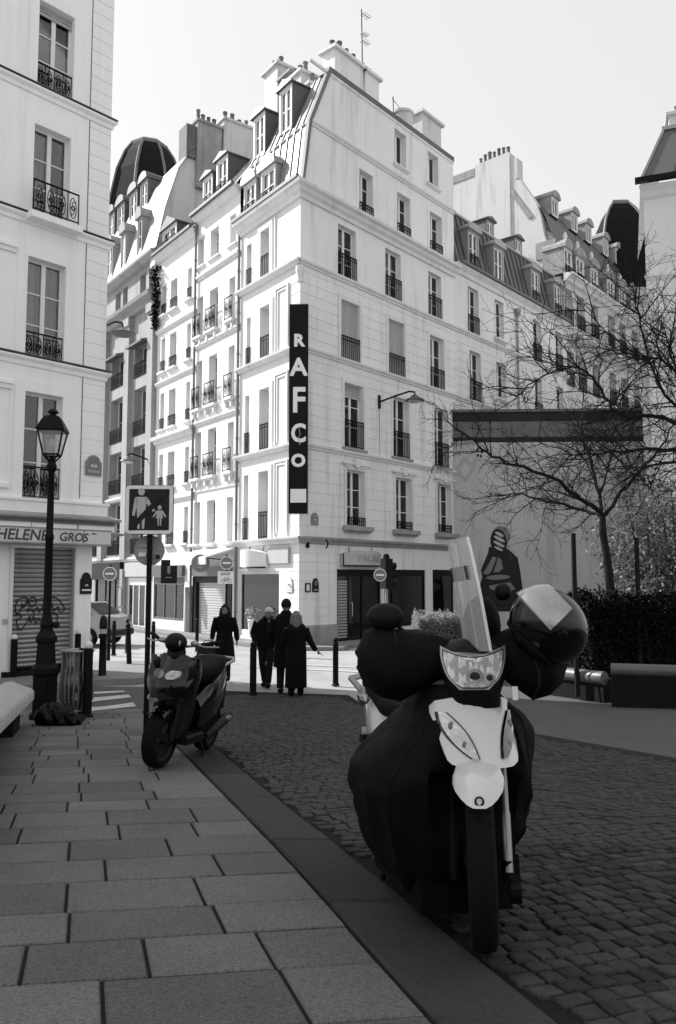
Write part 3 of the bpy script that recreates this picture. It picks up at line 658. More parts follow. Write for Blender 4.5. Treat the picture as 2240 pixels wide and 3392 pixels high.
FL.part('rusticated_pier', MB().box(-15.0, -14.66, -.2, -.02, -2.2, -1.3).box(-15.0, -14.66, -.24, -.02, -1.25, -.4).box(-15.0, -14.66, -.2, -.02, -.35, .5), 'stone_street', T)
# slate dome towers at the two far street ends
def dome(name, label, cx, cy, prof, n, a0, base, m='slate'):
    T = thing(name, label, 'tower', (cx, cy, -2.2))
    for k in range(n):
        a, b = a0 + 2 * math.pi * k / n, a0 + 2 * math.pi * (k + 1) / n
        B = MB().rings([[Vector((r * math.cos(t), r * math.sin(t), z + 2.2)) for t in (a, b)] for r, z in prof], cap=False, closed=False)
        part('slate_face', B, m, T)
        part('hip_rib', MB().tube([(r * math.cos(a), r * math.sin(a), z + 2.2) for r, z in prof], .09, 6), 'lead', T)
    r, z = prof[-1]
    part('dome_cap', MB().lathe([(r * 1.06, z + 2.1), (r * 1.06, z + 2.3), (r * .9, z + 2.45), (.1, z + 2.6)], (0, 0, 0), n, Matrix.Rotation(a0, 4, 'Z')), 'lead', T)
    r, z = prof[0]
    part('tower_body', MB().lathe([(r * .97, 0), (r * .97, z + 2.2)], (0, 0, 0), n, Matrix.Rotation(a0, 4, 'Z')), 'stone_pale', T)
    return T
pf = [(2.75, 19.5), (2.7, 21), (2.5, 23), (2.1, 25), (1.6, 26.3), (1.15, 27.0)]
dome('dome_tower', 'dark slate dome rising behind the dormers on the left street', -11.9, 48, pf, 8, rad(-95), 0)
pf = [(2.3, 19.0), (2.28, 20.5), (2.1, 22.3), (1.7, 23.8), (1.2, 24.7), (.75, 25.2)]
dome('dome_tower', 'dark slate dome with one lit side beside the right hand house', 19.0, 52, pf, 4, rad(-138), 0)
# ------------------------------------------------------------------ left house in the foreground (shop with graffiti shutter)
T = thing('left_house', 'cream house filling the left edge above the shuttered shop', 'building', (LBO.x, LBO.y, -2.2))
WB = [(-1.98, -1.08, 1.8, 4.22), (-2.02, -1.1, 5.0, 7.33), (-1.97, -1.07, 8.3, 10.5), (-1.95, -1.06, 11.45, 13.55)]
ops = list(WB)
for k in (1, 2, 3): ops += [(a - 3.1 * k, b - 3.1 * k, c, d) for a, b, c, d in WB]
zq = [1.95 + .335 * i for i in range(45) if all(abs(1.95 + .335 * i - s) > .17 for s in (5.0, 8.28, 11.38))]
wall(FB, T, -22, 0, 1.0, 16.4, ops, 'plaster_cream', zq, (-.58, -.005), dep=.22)
wall(FB, T, -22, -.22, -2.25, 1.0, [(-2.12, -.66, -1.98, .88, .16)], 'plaster_cream')
FB.part('side_wall', MB().quad((-.22, 0, -2.2), (-3.2, 6.0, -2.2), (-3.2, 6.0, 1.0), (-.22, 0, 1.0)).quad((-.22, 0, 1.0), (-3.2, 6, 1.0), (0, 0, 1.0)), 'plaster_cream', T)
FB.part('quoin_joint', MB().box(-.6, -.58, -.008, .004, 1.9, 16.2), 'tar_band', T)
FB.part('side_wall', MB().quad((0, 0, 1.0), (-3.2, 6.0, 1.0), (-3.2, 6.0, 16.4), (0, 0, 16.4)), 'plaster_cream', T)
FB.part('roof', MB().prism([(-22, -.4, 16.75), (.35, -.4, 16.75), (-3.2, 6, 18.6), (-22, 6, 18.6)], (0, 0, 0), (0, 0, .1)), 'zinc_dark', T)
mould(FB, T, -13, 0, 16.2, [(-.01, 0), (.1, .05), (.2, .25), (.4, .45), (.42, .56), (-.01, .58)], 'plaster_cream', 'cornice', e1=1.0)
ST = [(-.01, 0), (.04, .02), (.05, .1), (.11, .16), (.12, .21), (-.01, .24)]
for z in (11.17, 8.06, 4.78): mould(FB, T, -13, 0, z, ST, 'plaster_cream', e1=1.)
FB.part('string_lead', MB().box(-13, .12, -.135, 0, 11.415, 11.435).box(-13, .12, -.135, 0, 8.305, 8.325).box(-13, .12, -.135, 0, 5.025, 5.045), 'zinc_dark', T)
for k in range(4):
    for i, o in enumerate(WB):
        o = (o[0] - 3.1 * k, o[1] - 3.1 * k, o[2], o[3])
        if i == 2:
            window(FB, T, *o, rows=3, inset=.17, cur=0, rail='ornate', rh=.75, rout=.28, rx=.1); FB.part('balcony_slab', MB().box(o[0] - .16, o[1] + .2, -.34, 0, o[2] - .16, o[2] - .01), 'plaster_cream', T)
        else: window(FB, T, *o, rows=(3, 3, 3, 3)[i], inset=.17, cur=(None, 2, 0, 1)[i], rail='ornate', rh=(.75, .62, .7, .62)[i], rout=-.06, blind=.0 if i != 3 else .22)
        B = MB(); a, b, c, d = o[0] - .24, o[1] + .22, o[2], o[3] + .28
        B.box(a, o[0] - .003, -.02, .01, c, d).box(o[1] + .003, b, -.02, .01, c, d).box(o[0] - .003, o[1] + .003, -.02, .01, o[3] + .003, d)
        FB.part('window_surround', B, 'plaster_cream', T)
    FB.part('panel_frame', MB().box(-3.1 * k - 2.9, -3.1 * k - 2.28, -.1, .01, 4.3, 4.36).box(-3.1 * k - 2.9, -3.1 * k - 2.28, -.06, .01, 4.2, 4.3).box(-3.1 * k - 2.33, -3.1 * k - 2.28, -.03, .01, 2.1, 4.2).box(-3.1 * k - 2.9, -3.1 * k - 2.28, -.1, .01, 2.0, 2.09), 'plaster_cream', T)
    FB.part('panel_frame', MB().box(-3.1 * k - 2.9, -3.1 * k - 2.3, -.1, .01, 7.4, 7.46).box(-3.1 * k - 2.9, -3.1 * k - 2.3, -.05, .01, 7.3, 7.4), 'plaster_cream', T)
# ledge, canopy and fascia above the shop
mould(FB, T, -13, 0, 1.5, [(-.01, 0), (.1, .0), (.1, .25), (.14, .25), (.14, .3), (-.01, .32)], 'plaster_cream', 'ledge', e1=1.)
mould(FB, T, -13, 0, 1.32, [(-.01, 0), (.25, .0), (.34, .06), (.34, .1), (.12, .18), (-.01, .18)], 'stone_soot_shade', 'ledge', e1=1.)
FB.part('awning_box', MB().box(-13, .18, -.3, 0, 1.27, 1.318), 'zinc_dark', T)
for k in range(9): FB.part('fascia_panel', MB().box(-.75 - 1.1 * k + .02 - .02, .22 - 1.1 * k + .13 - .02 if k else .2, -.26, -.02, 1.3 - .02 - .16, 1.3 - .025) if k else MB().box(-.73, .2, -.26, -.02, 1.12, 1.275), 'plaster_cream', T)
mould(FB, T, -13, .12, 1.2 - .2, [(-.01, .02), (.3, .02), (.42, .05), (.42, .09), (.26, .118), (-.01, .118)], 'stone_soot_shade', 'ledge', e1=.6)
SG = thing('shop_sign', 'long cream sign board with dark slanted capitals over the left shop', 'sign', FB.w(-1.55, -.4, .95), FB.a)
part('board', MB().box(-3.5, 1.55, -.04, .36, -.13, .17), 'sign_cream', SG)
part('board_frame', MB().box(-3.5, 1.57, -.055, .36, .172, .2).box(-3.5, 1.57, -.055, .36, -.165, -.132), 'stone_soot_shade', SG)
text('lettering', 'HELENE', .33, 'letter_dark', SG, (-.6, -.042, .01), (rad(90), 0, 0), bold=.006, shear=.15)
text('lettering', 'GROS', .27, 'letter_dark', SG, (.6, -.042, .0), (rad(90), 0, 0), bold=.005, shear=.15)
part('crack', MB().tube([(.86, -.045, .17), (.84, -.046, .08), (.87, -.046, .03), (.83, -.046, -.05), (.84, -.046, -.13)], .008, 4).tube([(-.45, -.045, .17), (-.48, -.046, .05), (-.45, -.046, -.02), (-.5, -.046, -.13)], .005, 4).prism([(1.02, 0, .09), (1.2, 0, .09), (1.1, 0, .13)], (0, -.045, 0), (0, -.041, 0)), 'letter_dark', SG)
# roller shutter
FB.part('shutter_frame', MB().box(-2.2, -2.123, -.05, .06, -2.0, .82).box(-.66, -.62, -.02, .15, -2.0, .82).box(-2.12, -.66, -.02, .06, .74, .86), 'paint_white', T)
rs = link('roller_shutter', MB().box(-2.115, -.665, .155, .165, -1.98, .8).mesh('roller_shutter', 'shop_dark'), T, FB.w() - T.location, FB.a)
prof = [(.15, 0), (.115, .02), (.1, .05), (.115, .08), (.15, .1)]
B = MB(); B.rings([[(-2.11, y, z) for y, z in prof], [(-.67, y, z) for y, z in prof]], cap=False, closed=False); sl = B.mesh('slat', 'shutter_metal')
for i in range(26): link('slat', sl, rs, (0, 0, -1.93 + i * .104))
FB.part('threshold', MB().box(-2.3, -.5, -.12, .16, -2.2, -1.98), 'concrete_dark', T)
FB.part('wall_socket', MB().box(-2.31, -2.22, -.03, .0, -.95, -.84), 'paint_grey', T)
# graffiti strokes sprayed on the slats (thin paint ridges following the metal)
GR = thing('graffiti', 'black bubble letter graffiti sprayed across the grey roller shutter', 'graffiti', FB.w(-1.4, .09, -.8), FB.a)
strokes = [[(-.62, .28), (-.6, .36), (-.5, .42), (-.38, .43), (-.36, .34), (-.48, .2), (-.55, .08), (-.64, .1), (-.64, .28)], [(-.5, .3), (-.47, .25), (-.5, .2), (-.44, .2), (-.38, .26)],
    [(-.35, .28), (-.3, .4), (-.2, .43), (-.12, .36), (-.16, .24), (-.26, .22), (-.3, .3), (-.24, .36), (-.18, .32)], [(-.1, .36), (.0, .4), (.08, .34), (.04, .2), (.1, .08)],
    [(-.3, .2), (-.34, .1), (-.24, .16), (-.18, .08), (-.1, .2), (-.04, .08), (.04, .2)], [(-.64, .02), (-.56, .06), (-.48, -.02), (-.6, -.08), (-.58, -.22), (-.5, -.32), (-.36, -.16), (-.3, -.02)],
    [(-.28, .0), (-.26, -.16), (-.18, -.06), (-.12, -.18), (-.06, -.06), (.02, -.16), (.06, .02)], [(.22, .4), (.34, .42), (.48, .34), (.62, .14), (.5, .06), (.44, .2), (.34, .1), (.28, .26), (.22, .4)],
    [(.2, .02), (.32, .06), (.44, -.02), (.42, -.12), (.5, -.28), (.36, -.18), (.3, -.2), (.2, -.04)], [(.12, .3), (.16, .12), (.12, -.06), (.18, -.16)], [(-.16, .04), (-.2, -.02), (-.14, -.05)]]
for s in strokes:
    P = [Vector((x * .92, 0, z * .95)) for x, z in s]; Q = []
    for i in range(len(P) - 1):
        for k in range(5):
            t = k / 5; p0 = P[max(i - 1, 0)]; p1 = P[i]; p2 = P[i + 1]; p3 = P[min(i + 2, len(P) - 1)]
            Q.append(.5 * ((2 * p1) + (p2 - p0) * t + (2 * p0 - 5 * p1 + 4 * p2 - p3) * t * t + (3 * p1 - p0 - 3 * p2 + p3) * t ** 3))
    Q.append(P[-1])
    part('stroke', MB().tube([(q.x, q.y, q.z) for q in Q], .013, 4), 'graffiti', GR)
# ------------------------------------------------------------------ wing (right of the corner house)
T = thing('zinc_roof_wing', 'lower pale wing with grey zinc mansard right of the tall corner house', 'building', FR.w(15, 0, -2.2))
Dw = [(10.65, 11.57, 10.72, 12.9), (12.97, 13.83, 11.1, 12.95), (16.73, 17.61, 10.85, 12.95), (19.2, 20.05, 10.85, 12.95)]
Cw = [(10.73, 11.69, 7.82, 10.03), (13.04, 13.95, 8.3, 10.0), (16.77, 17.6, 7.85, 10.0), (19.2, 20.05, 7.85, 10.0)]
Bw = [(a, b, c - 3.05, d - 3.05) for a, b, c, d in Cw]
wall(FR, T, 9.58, 20.6, -2.25, 13.4, Dw + Cw + Bw, 'plaster_grey', [7.9 + .375 * i for i in range(7)], (9.6, 15.1))
for i, o in enumerate(Dw + Cw + Bw):
    window(FR, T, *o, rows=3, rail='bars' if i % 4 != 1 else None, rh=.9, cur=(1, 2, None, 0, None)[i % 5])
    if i % 4 == 1: sill(FR, T, o[0], o[1], o[2], .16, .1, 'stone_trim', True)
for z in (10.62, 7.62): mould(FR, T, 9.58, 20.6, z, STRING)
mould(FR, T, 9.58, 20.6, 13.2, [(-.01, 0), (.08, .0), (.12, .15), (.28, .28), (.3, .4), (-.01, .44)], name='cornice')
FR.part('gutter', MB().box(9.58, 20.6, -.42, -.3, 13.56, 13.68), 'zinc_dark', T)
zpanels(FR, T, [((9.6, -.05, 13.66), (20.5, -.05, 13.66)), ((9.6, .55, 16.3), (20.5, .55, 16.3)), ((9.6, 5.5, 18.4), (20.5, 5.5, 18.4))], 24, 'zinc_dark')
FR.part('roof_kerb', MB().tube([(9.6, .52, 16.3), (20.5, .52, 16.3)], .07, 8), 'zinc', T)
for k, (a, b) in enumerate([(10.66, 11.36), (12.88, 13.62), (16.55, 17.27), (19.05, 19.75)]): dormer(FR, T, a, b, 13.85, 15.35, -.12, .6, 'arch', 'zinc', 2, 'bars' if k != 1 else None, 'zinc', (0, 2, 1, 0)[k], .28)
dormer(FR, T, 14.22, 14.75, 16.8, 17.4, 1.0, 3.2, 'gable', 'zinc_dark', 1, None, 'zinc', None, .2); dormer(FR, T, 17.05, 17.63, 16.85, 17.45, 1.0, 3.2, 'gable', 'zinc_dark', 1, None, 'zinc', None, .2)
FR.part('party_upstand', MB().prism([(9.6, -.2, 13.6), (9.6, .5, 16.4), (9.6, .9, 16.4), (9.6, .9, 13.6)], (0, 0, 0), (.18, 0, 0)), 'zinc_dark', T)
downpipe(FR, T, 15.0, -2.2, 12.6, m='stone_soot_shade')
FR.part('pipe_hopper', MB().lathe([(.06, 12.55), (.18, 12.8), (.18, 12.95)], (15.0, -.1, 0), 10), 'stone_soot_shade', T)
# ------------------------------------------------------------------ long ornate house with stone dormers behind
T = thing('ornate_house', 'long ornate apartment house with double row of stone dormers at right', 'building', FR.w(26, 0, -2.2))
cols = [19.5 + .95 + 2.2 * i + (.0) for i in range(7)]
cols = [20.95, 22.5, 24.4, 26.8, 28.6, 30.6, 33.2]
ops = [(c - .5, c + .5, z, z + 1.9) for c in cols for z in (13.75, 10.3, 7.0, 3.8)]
wall(FR, T, 20.6, 40, -2.25, 16.2, ops, 'stone_pale', dep=.35)
for i, o in enumerate(ops): window(FR, T, *o, rows=2, inset=.3, rail='bars', rh=.8)
mould(FR, T, 20.4, 40, 15.95, [(-.01, 0), (.2, .05), (.3, .2), (.5, .3), (.52, .4), (-.01, .44)], name='cornice'); mould(FR, T, 20.6, 40, 12.7, [(-.01, 0), (.3, .05), (.7, .2), (.72, .32), (-.01, .36)], name='balcony')
FR.part('balcony_rail', MB().box(20.6, 40, -.7, -.67, 13.85, 13.9).add([(x, -.69 + d, z) for x in [20.6 + .14 * k for k in range(138)] for z in (13.05, 13.87) for d in (0, .02)], [(4 * k, 4 * k + 1, 4 * k + 3, 4 * k + 2) for k in range(138)]), 'iron', T)
mould(FR, T, 20.6, 40, 9.6, STRING); mould(FR, T, 20.6, 40, 6.4, STRING)
for c in cols:
    dormer(FR, T, c - .42, c + .42, 16.4, 17.75, -.05, 1.2, 'arch', 'stone_soot_shade', 2, 'bars', 'stone_trim', None, .5)
    FR.part('finial', MB().lathe([(.16, 18.35), (.1, 18.5), (.14, 18.6), (.05, 18.85)], (c, .1, 0), 8), 'stone_trim', T, True)
for c in (22.17, 24.76, 26.76, 29.33, 31.37, 33.87): dormer(FR, T, c - .33, c + .33, 20.55, 21.5, 1.2, 3.2, 'arch', 'stone_soot_shade', 1, None, 'stone_trim', None, .35)
prof = [(-.1, 16.3), (.5, 18.2), (1.2, 20.2), (2.2, 21.8), (3.2, 22.6), (6, 23.6)]
for (y0, z0), (y1, z1) in zip(prof[:-1], prof[1:]): FR.part('roof_slope', MB().quad((20.7, y0, z0), (40, y0, z0), (40, y1, z1), (20.7, y1, z1)), 'zinc_dark', T)
q = FR.w(20.5, 0, 0); FGR = Fr(q.x, q.y, FR.dy.x, FR.dy.y)
gp_ = [(.2, 14.5), (.2, 16.3), (.5, 16.6), (.55, 17.6), (1.0, 18.5), (1.12, 18.9), (1.3, 20.0), (1.56, 20.85), (2.61, 22.7), (2.63, 23.75), (3.1, 23.9), (5.35, 24.3), (5.37, 23.8), (7.2, 24.1), (12, 24.1), (12, 14.5)]
FGR.part('gable_wall', MB().prism([(x, 0, z) for x, z in gp_], (0, 0, 0), (0, -.5, 0)), 'gable_plaster', T)
FGR.part('gable_scar', MB().prism([(1.75, 0, 20.1), (2.0, 0, 20.0), (3.3, 0, 22.2), (3.1, 0, 22.3)], (0, -.5, 0), (0, .06, 0)), 'stone_soot_shade', T)
FGR.part('quoin', MB().box(.45, 1.6, -.1, .07, 17.5, 18.45).box(.4, 1.0, -.1, .05, 16.6, 17.45), 'stone_soot_shade', T)
c = FGR.part('chimney', MB().box(3.1, 5.35, -.6, .07, 15.0, 24.3).box(2.62, 2.75, -.6, .05, 22.6, 23.8), 'gable_plaster', T)
pots(T, c, [(3.3 + .3 * k, -.2) for k in range(7)], lambda x, y, z: (x, y, z), 24.28, h=.5)
FGR.part('wall_top', MB().box(5.4, 8.5, -.3, .04, 23.7, 24.15), 'stone_soot_shade', T)
# ------------------------------------------------------------------ blank party wall with street art
MW = Fr(4.9, 33, 1, -.04)
T = thing('party_wall', 'blank stained party wall with dark tarred band behind the bare tree', 'wall', (4.9, 33, -2.2))
wall(MW, T, -.15, 7.8, -2.25, 5.72, (), 'party_plaster')
MW.part('tar_band', MB().box(-.1, 7.8, .04, .4, 5.722, 7.0), 'tar_band', T); MW.part('tar_strip', MB().box(-.1, 7.8, .02, .04, 6.62, 7.0).box(-.1, 7.8, .025, .04, 5.725, 5.95), 'sign_dark', T); MW.part('coping', MB().box(-.2, 7.82, -.06, .5, 7.002, 7.12), 'zinc_dark', T)
MW.part('lead_step', MB().prism([(-.35, -.1, 5.62), (.8, -.1, 5.72), (.8, -.1, 5.8), (-.35, -.1, 5.74)], (0, 0, 0), (0, .12, 0)), 'stone_soot_shade', T)
MW.part('wall_end', MB().box(-.15, -.1, .002, .5, -2.2, 5.7), 'party_plaster', T)
SA = thing('wall_painting', 'dark painting of a bust in striped scarf and hood on the party wall', 'street art', MW.w(1.8, 0, .6), MW.a)
def flat(T, name, pts, m, lift): part(name, MB().prism([(x, 0, z) for x, z in pts], (0, -lift, 0), (0, -.001, 0)), m, T)
def ovalp(cx, cz, rx, rz, n=16, rot=0.): return [(cx + rx * math.cos(t) * math.cos(rot) - rz * math.sin(t) * math.sin(rot), cz + rx * math.cos(t) * math.sin(rot) + rz * math.sin(t) * math.cos(rot)) for t in [2 * math.pi * k / n for k in range(n)]]
flat(SA, 'painted_body', [(-1.0, -1.9), (-.9, -1.0), (-.75, -.5), (-.8, -.2), (-.5, .5), (-.45, .75), (.2, .75), (.4, .6), (.72, .3), (.8, -.2), (.9, -1.0), (.95, -1.9)], 'mural_dark', .01)
flat(SA, 'painted_halo', ovalp(.05, 1.2, .38, .42), 'mural_mid', .006)
flat(SA, 'painted_head', ovalp(-.05, .95, .34, .55, 16, .1), 'mural_dark', .013)
for k, (x, z, w, h, r) in enumerate([(-.02, 1.28, .2, .07, .5), (-.02, 1.08, .26, .07, .5), (-.04, .87, .26, .065, .5), (-.06, .68, .2, .05, .45)]): flat(SA, 'painted_stripe', ovalp(x, z, w, h, 12, -r), 'paint_grey', .017)
flat(SA, 'painted_patch', [(-.72, -.35), (-.3, .35), (-.15, .3), (-.35, -.2), (-.5, -.4)], 'mural_mid', .015); flat(SA, 'painted_patch', [(-.28, -.3), (-.08, .35), (.05, .2), (.1, -.15), (-.1, -.3)], 'mural_mid', .015)
flat(SA, 'painted_patch', ovalp(-.1, -.5, .5, .1, 14, .05), 'mural_mid', .015); flat(SA, 'painted_patch', [(-.5, -.85), (.4, -.7), (.6, -1.0), (.1, -1.1), (-.4, -1.0)], 'mural_mid', .015)
P2 = thing('paste_up_poster', 'tilted pale diamond paper with small checked face pasted on the party wall', 'street art', MW.w(.4, 0, 4.7), MW.a)
flat(P2, 'paper', [(-.52, -.2), (.02, -.68), (.5, -.02), (-.05, .45)], 'letter_grey', .01); flat(P2, 'paper_print', [(-.2, -.15), (.02, -.5), (.25, -.05), (-.02, .2)], 'blind', .014)
flat(P2, 'neck', [(.25, .1), (.4, -.02), (.62, .35), (.42, .42)], 'letter_grey', .012); flat(P2, 'face', ovalp(.62, .62, .22, .34, 14, -.3), 'paint_grey', .014)
for k in range(6): flat(P2, 'print_mark', ovalp(.62 + .1 * math.cos(k * 1.3), .62 + .2 * math.sin(k * 1.3), .05, .07, 8), 'mural_dark', .018)
# ------------------------------------------------------------------ right house at the frame edge
RBF = Fr(11.95, 30, .94, -.34)
T = thing('right_house', 'plain pale house with grey mansard at the right edge behind the branches', 'building', (11.45, 30, -2.2))
wall(RBF, T, 0, 9, -2.25, 15.0, [(3.2, 4.1, 12.4, 14.2), (3.2, 4.1, 8.2, 10.2), (6, 6.9, 12.4, 14.2), (6, 6.9, 8.2, 10.2)], 'plaster_white', [7.5 + .45 * k for k in range(9)])
for o in [(3.2, 4.1, 12.4, 14.2), (3.2, 4.1, 8.2, 10.2), (6, 6.9, 12.4, 14.2), (6, 6.9, 8.2, 10.2)]: window(RBF, T, *o, rows=3, rail='bars')
mould(RBF, T, -.0, 9, 14.75, [(-.01, 0), (.1, .1), (.2, .3), (.3, .4), (.32, .5), (-.01, .55)], 'plaster_white', 'cornice', e0=.5); mould(RBF, T, 0, 9, 11.55, STRING, 'plaster_white', e0=.5)
RBF.part('gutter', MB().box(-.3, 9, -.55, -.3, 15.32, 15.5), 'iron', T)
RBF.part('side_wall', MB().quad((0, 0, -2.2), (.9, 9, -2.2), (.9, 9, 15.2), (0, 0, 15.2)), 'plaster_white', T)
zpanels(RBF, T, [((-.1, -.3, 15.5), (9, -.3, 15.5)), ((.85, .9, 18.0), (9, .9, 18.0))], 8, 'zinc_dark')
RBF.part('hip_flashing', MB().tube([(-.1, -.3, 15.5), (.85, .9, 18.0)], .09, 6), 'zinc', T)
RBF.part('hip_slope', MB().quad((-.1, -.3, 15.5), (.85, .9, 18.0), (.85, 6, 18.0), (-.1, 8, 15.5)), 'zinc', T)
RBF.part('roof_kerb', MB().box(.8, 9, .8, 1.3, 17.95, 18.1), 'zinc', T)
chimney(RBF, T, 1.1, 2.4, 1.2, 1.9, 17.8, 18.7, 2, 'gable_plaster')
# ------------------------------------------------------------------ pavement of granite slabs, kerb, cobbled lane
E1 = Vector((.987, .162)); 
def line_x(pts, y):                                        # x of a polyline at depth y (extrapolated)
    for (x0, y0), (x1, y1) in zip(pts[:-1], pts[1:]):
        if y <= y1 or (x1, y1) == pts[-1]:
            return x0 + (x1 - x0) * (y - y0) / (y1 - y0)
KIN = [(.55, 1.6), (.15, 2.89), (-.16, 3.93), (-.48, 4.93), (-1.36, 7.6), (-2.35, 10.6), (-3.3, 13.5)]
KOUT = [(.72, 2.2), (.13, 4.11), (-.16, 5.0), (-.6, 6.36), (-1.15, 8.13), (-1.95, 10.7), (-2.8, 13.5)]
RIN = [(6.0, .8), (3.21, 7.55), (2.37, 9.58), (.9, 13.2), (.3, 14.6)]
PV = tag(part('pavement', MB().rings([[Vector((-9.5, y, gz(y) - .012)), Vector((line_x(KIN, y) - .0, y, gz(y) - .012))] for y in (1.2, 3, 5, 8, 11, 13.4)], cap=False, closed=False), 'mortar', None), kind='structure')
def clipx(poly, side, ln):                                 # keep the part of a convex polygon left (-1) or right (+1) of a polyline x(y)
    out = []; n = len(poly)
    f = lambda p: side * (p[0] - line_x(ln, p[1]))
    for i in range(n):
        a, b = poly[i], poly[(i + 1) % n]; fa, fb = f(a), f(b)
        if fa >= 0: out.append(a)
        if (fa >= 0) != (fb >= 0):
            t = fa / (fa - fb); out.append((a[0] + (b[0] - a[0]) * t, a[1] + (b[1] - a[1]) * t))
    return out
def slab(name, poly, m, parent, lift, th=.05, bev=.006, tilt=.0):
    c = Vector((sum(p[0] for p in poly) / len(poly), sum(p[1] for p in poly) / len(poly)))
    tx, ty = random.gauss(0, tilt), random.gauss(0, tilt)
    def z(p, l): return gz(p[1]) + l + (p[0] - c.x) * tx + (p[1] - c.y) * ty
    r0 = [Vector((p[0], p[1], z(p, lift - th))) for p in poly]; r1 = [Vector((p[0], p[1], z(p, lift - bev))) for p in poly]
    r2 = []
    for p in poly:
        d = c - Vector(p); q = Vector(p) + d.normalized() * bev * 1.4 if d.length > .02 else Vector(p); r2.append(Vector((q.x, q.y, z(q, lift))))
    o = Vector((c.x, c.y, gz(c.y)))
    B = MB().rings([[q - o for q in r] for r in (r0, r1, r2)])
    return part(name, B, m, parent, o)
REF = [(-.77, 2.33), (-.9, 2.73), (-1.02, 3.08), (-1.13, 3.41), (-1.26, 3.82), (-1.38, 4.19), (-1.52, 4.59), (-1.64, 4.96), (-1.78, 5.38), (-1.88, 5.71), (-2.0, 6.05), (-2.14, 6.48), (-2.29, 6.92), (-2.41, 7.29)]
while REF[-1][1] < 13.2: REF.append((REF[-1][0] - .12, REF[-1][1] + random.uniform(.33, .44)))
REF = [(-.53, 1.53), (-.65, 1.93)] + REF
AX = Vector((-.298, .954)); J = .007; nt_ = 0
for (ax, ay), (bx_, by) in zip(REF[:-1], REF[1:]):
    # walk leftwards from the kerb
    y = ay; t1 = 0
    A0 = Vector((ax, ay)); hgt = (by - ay) / AX.y
    # kerb intersection parameter
    t = 0
    while A0.x + E1.x * t < line_x(KIN, A0.y + E1.y * t): t += .02
    t += .3
    first = True
    while True:
        L_ = random.uniform(.4, .62) if not first else random.uniform(.62, .9)
        first = False
        p0 = A0 + E1 * (t - L_ + J); p1 = A0 + E1 * (t - J); up = AX * hgt
        poly = [p0 + AX * J, p1 + AX * J, p1 + up - AX * J, p0 + up - AX * J]
        t -= L_
        poly = clipx([tuple(p) for p in poly], -1, [(x - .012, yy) for x, yy in KIN])
        if len(poly) > 2:
            ar = abs(sum(poly[i][0] * poly[(i + 1) % len(poly)][1] - poly[(i + 1) % len(poly)][0] * poly[i][1] for i in range(len(poly)))) / 2
            if ar > .002: slab('paving_slab', poly, 'granite', PV, random.gauss(0, .0012), bev=.006, tilt=.002); nt_ += 1
        if A0.x + E1.x * t < -.47 * ay - .75: break
KS = tag(part('kerb', MB().rings([[Vector((line_x(KIN, y), y, gz(y) - .03)), Vector((line_x(KOUT, y), y, gz(y) - .03))] for y in (1.2, 3, 5, 8, 11, 13.4)], cap=False, closed=False), 'mortar', None), kind='structure')
y = 1.3
while y < 13.2:
    l = random.uniform(.95, 1.25); y1 = min(y + l, 13.4); n = 3
    ys = [y + .006 + (y1 - y - .012) * k / n for k in range(n + 1)]
    sk = lambda v: v * .0
    poly = [(line_x(KIN, q) + .006, q) for q in ys][::-1] + [(line_x(KOUT, q + .0) - .004, q) for q in ys]
    slab('kerb_stone', [(p[0], p[1]) for p in poly], 'granite_kerb', KS, .004, .12, .012, .002); y = y1
# cobbled lane
RD = tag(part('cobbled_lane', MB().rings([[Vector((line_x(KOUT, y), y, gz(y) - .017)), Vector((line_x(RIN, y), y, gz(y) - .017))] for y in (.8, 3, 5, 8, 11, 14.1)], cap=False, closed=False).quad((line_x(KOUT, 14.1), 14.1, -2.215), (line_x(RIN, 14.1), 14.1, -2.215), (.2, 15.6, -2.215), (-3.2, 16.4, -2.215)), 'mortar', None), kind='structure')
cand = []
cdir = Vector((.955, .298)); row = 0; s = 1.1
while s < 15.6:
    dpt = random.uniform(.078, .096); base = Vector((-1.0, 0)) + AX * s
    t = -6 + random.uniform(0, .14)
    while t < 9:
        wd = random.uniform(.078, .112); c = Vector((.9 - AX.x * 0, 0)) + AX * (s + dpt / 2) + cdir * (t + wd / 2)
        if line_x(KOUT, c.y) + .06 < c.x < line_x(RIN, c.y) - .06 and c.y < 16.2 - .4 * (c.x + 2.6) and 1.0 < c.y: cand.append((c, wd, dpt))
        t += wd
    s += dpt
px = lambda c: (c.x / c.y, 1)
def inview(c):
    u = c.x / c.y; v = (gz(c.y)) / c.y
    return abs(u) < .44 and v > -.62
cand.sort(key=lambda q: (not inview(q[0]), q[0].y))
def cob(B, c, wd, d, o):
    h = gz(c.y) + random.gauss(0, .0025); tx, ty = random.gauss(0, .035), random.gauss(0, .035); w2, d2 = wd / 2 - .004, d / 2 - .004
    M = [(-w2, -d2), (w2, -d2), (w2, d2), (-w2, d2)]; M = [(a + random.gauss(0, .005), b + random.gauss(0, .005)) for a, b in M]
    mk = lambda a, b, z: Vector((c.x, c.y, 0)) + Vector((cdir.x * a + AX.x * b, cdir.y * a + AX.y * b, h + a * tx + b * ty + z - .078 * 0)) - o
    sl = lambda a, b: -(AX.y * b + cdir.y * a) * .078 if c.y < 14.1 else 0.
    R = [[mk(a * f, b * f, z + sl(a, b)) for a, b in M] for f, z in ((1, -.045), (1, -.009), (.93, -.002), (.7, .0))]
    B.rings(R)
cobs = [q for q in cand]
for c, wd, d in cobs[:300]:
    o = Vector((c.x, c.y, gz(c.y))); B = MB(); cob(B, c, wd, d, o); link('cobble', B.mesh('cobble', 'cobble', True, 60), RD, o)
B = MB()
for c, wd, d in cobs[300:]: cob(B, c, wd, d, Vector((0, 0, 0)))
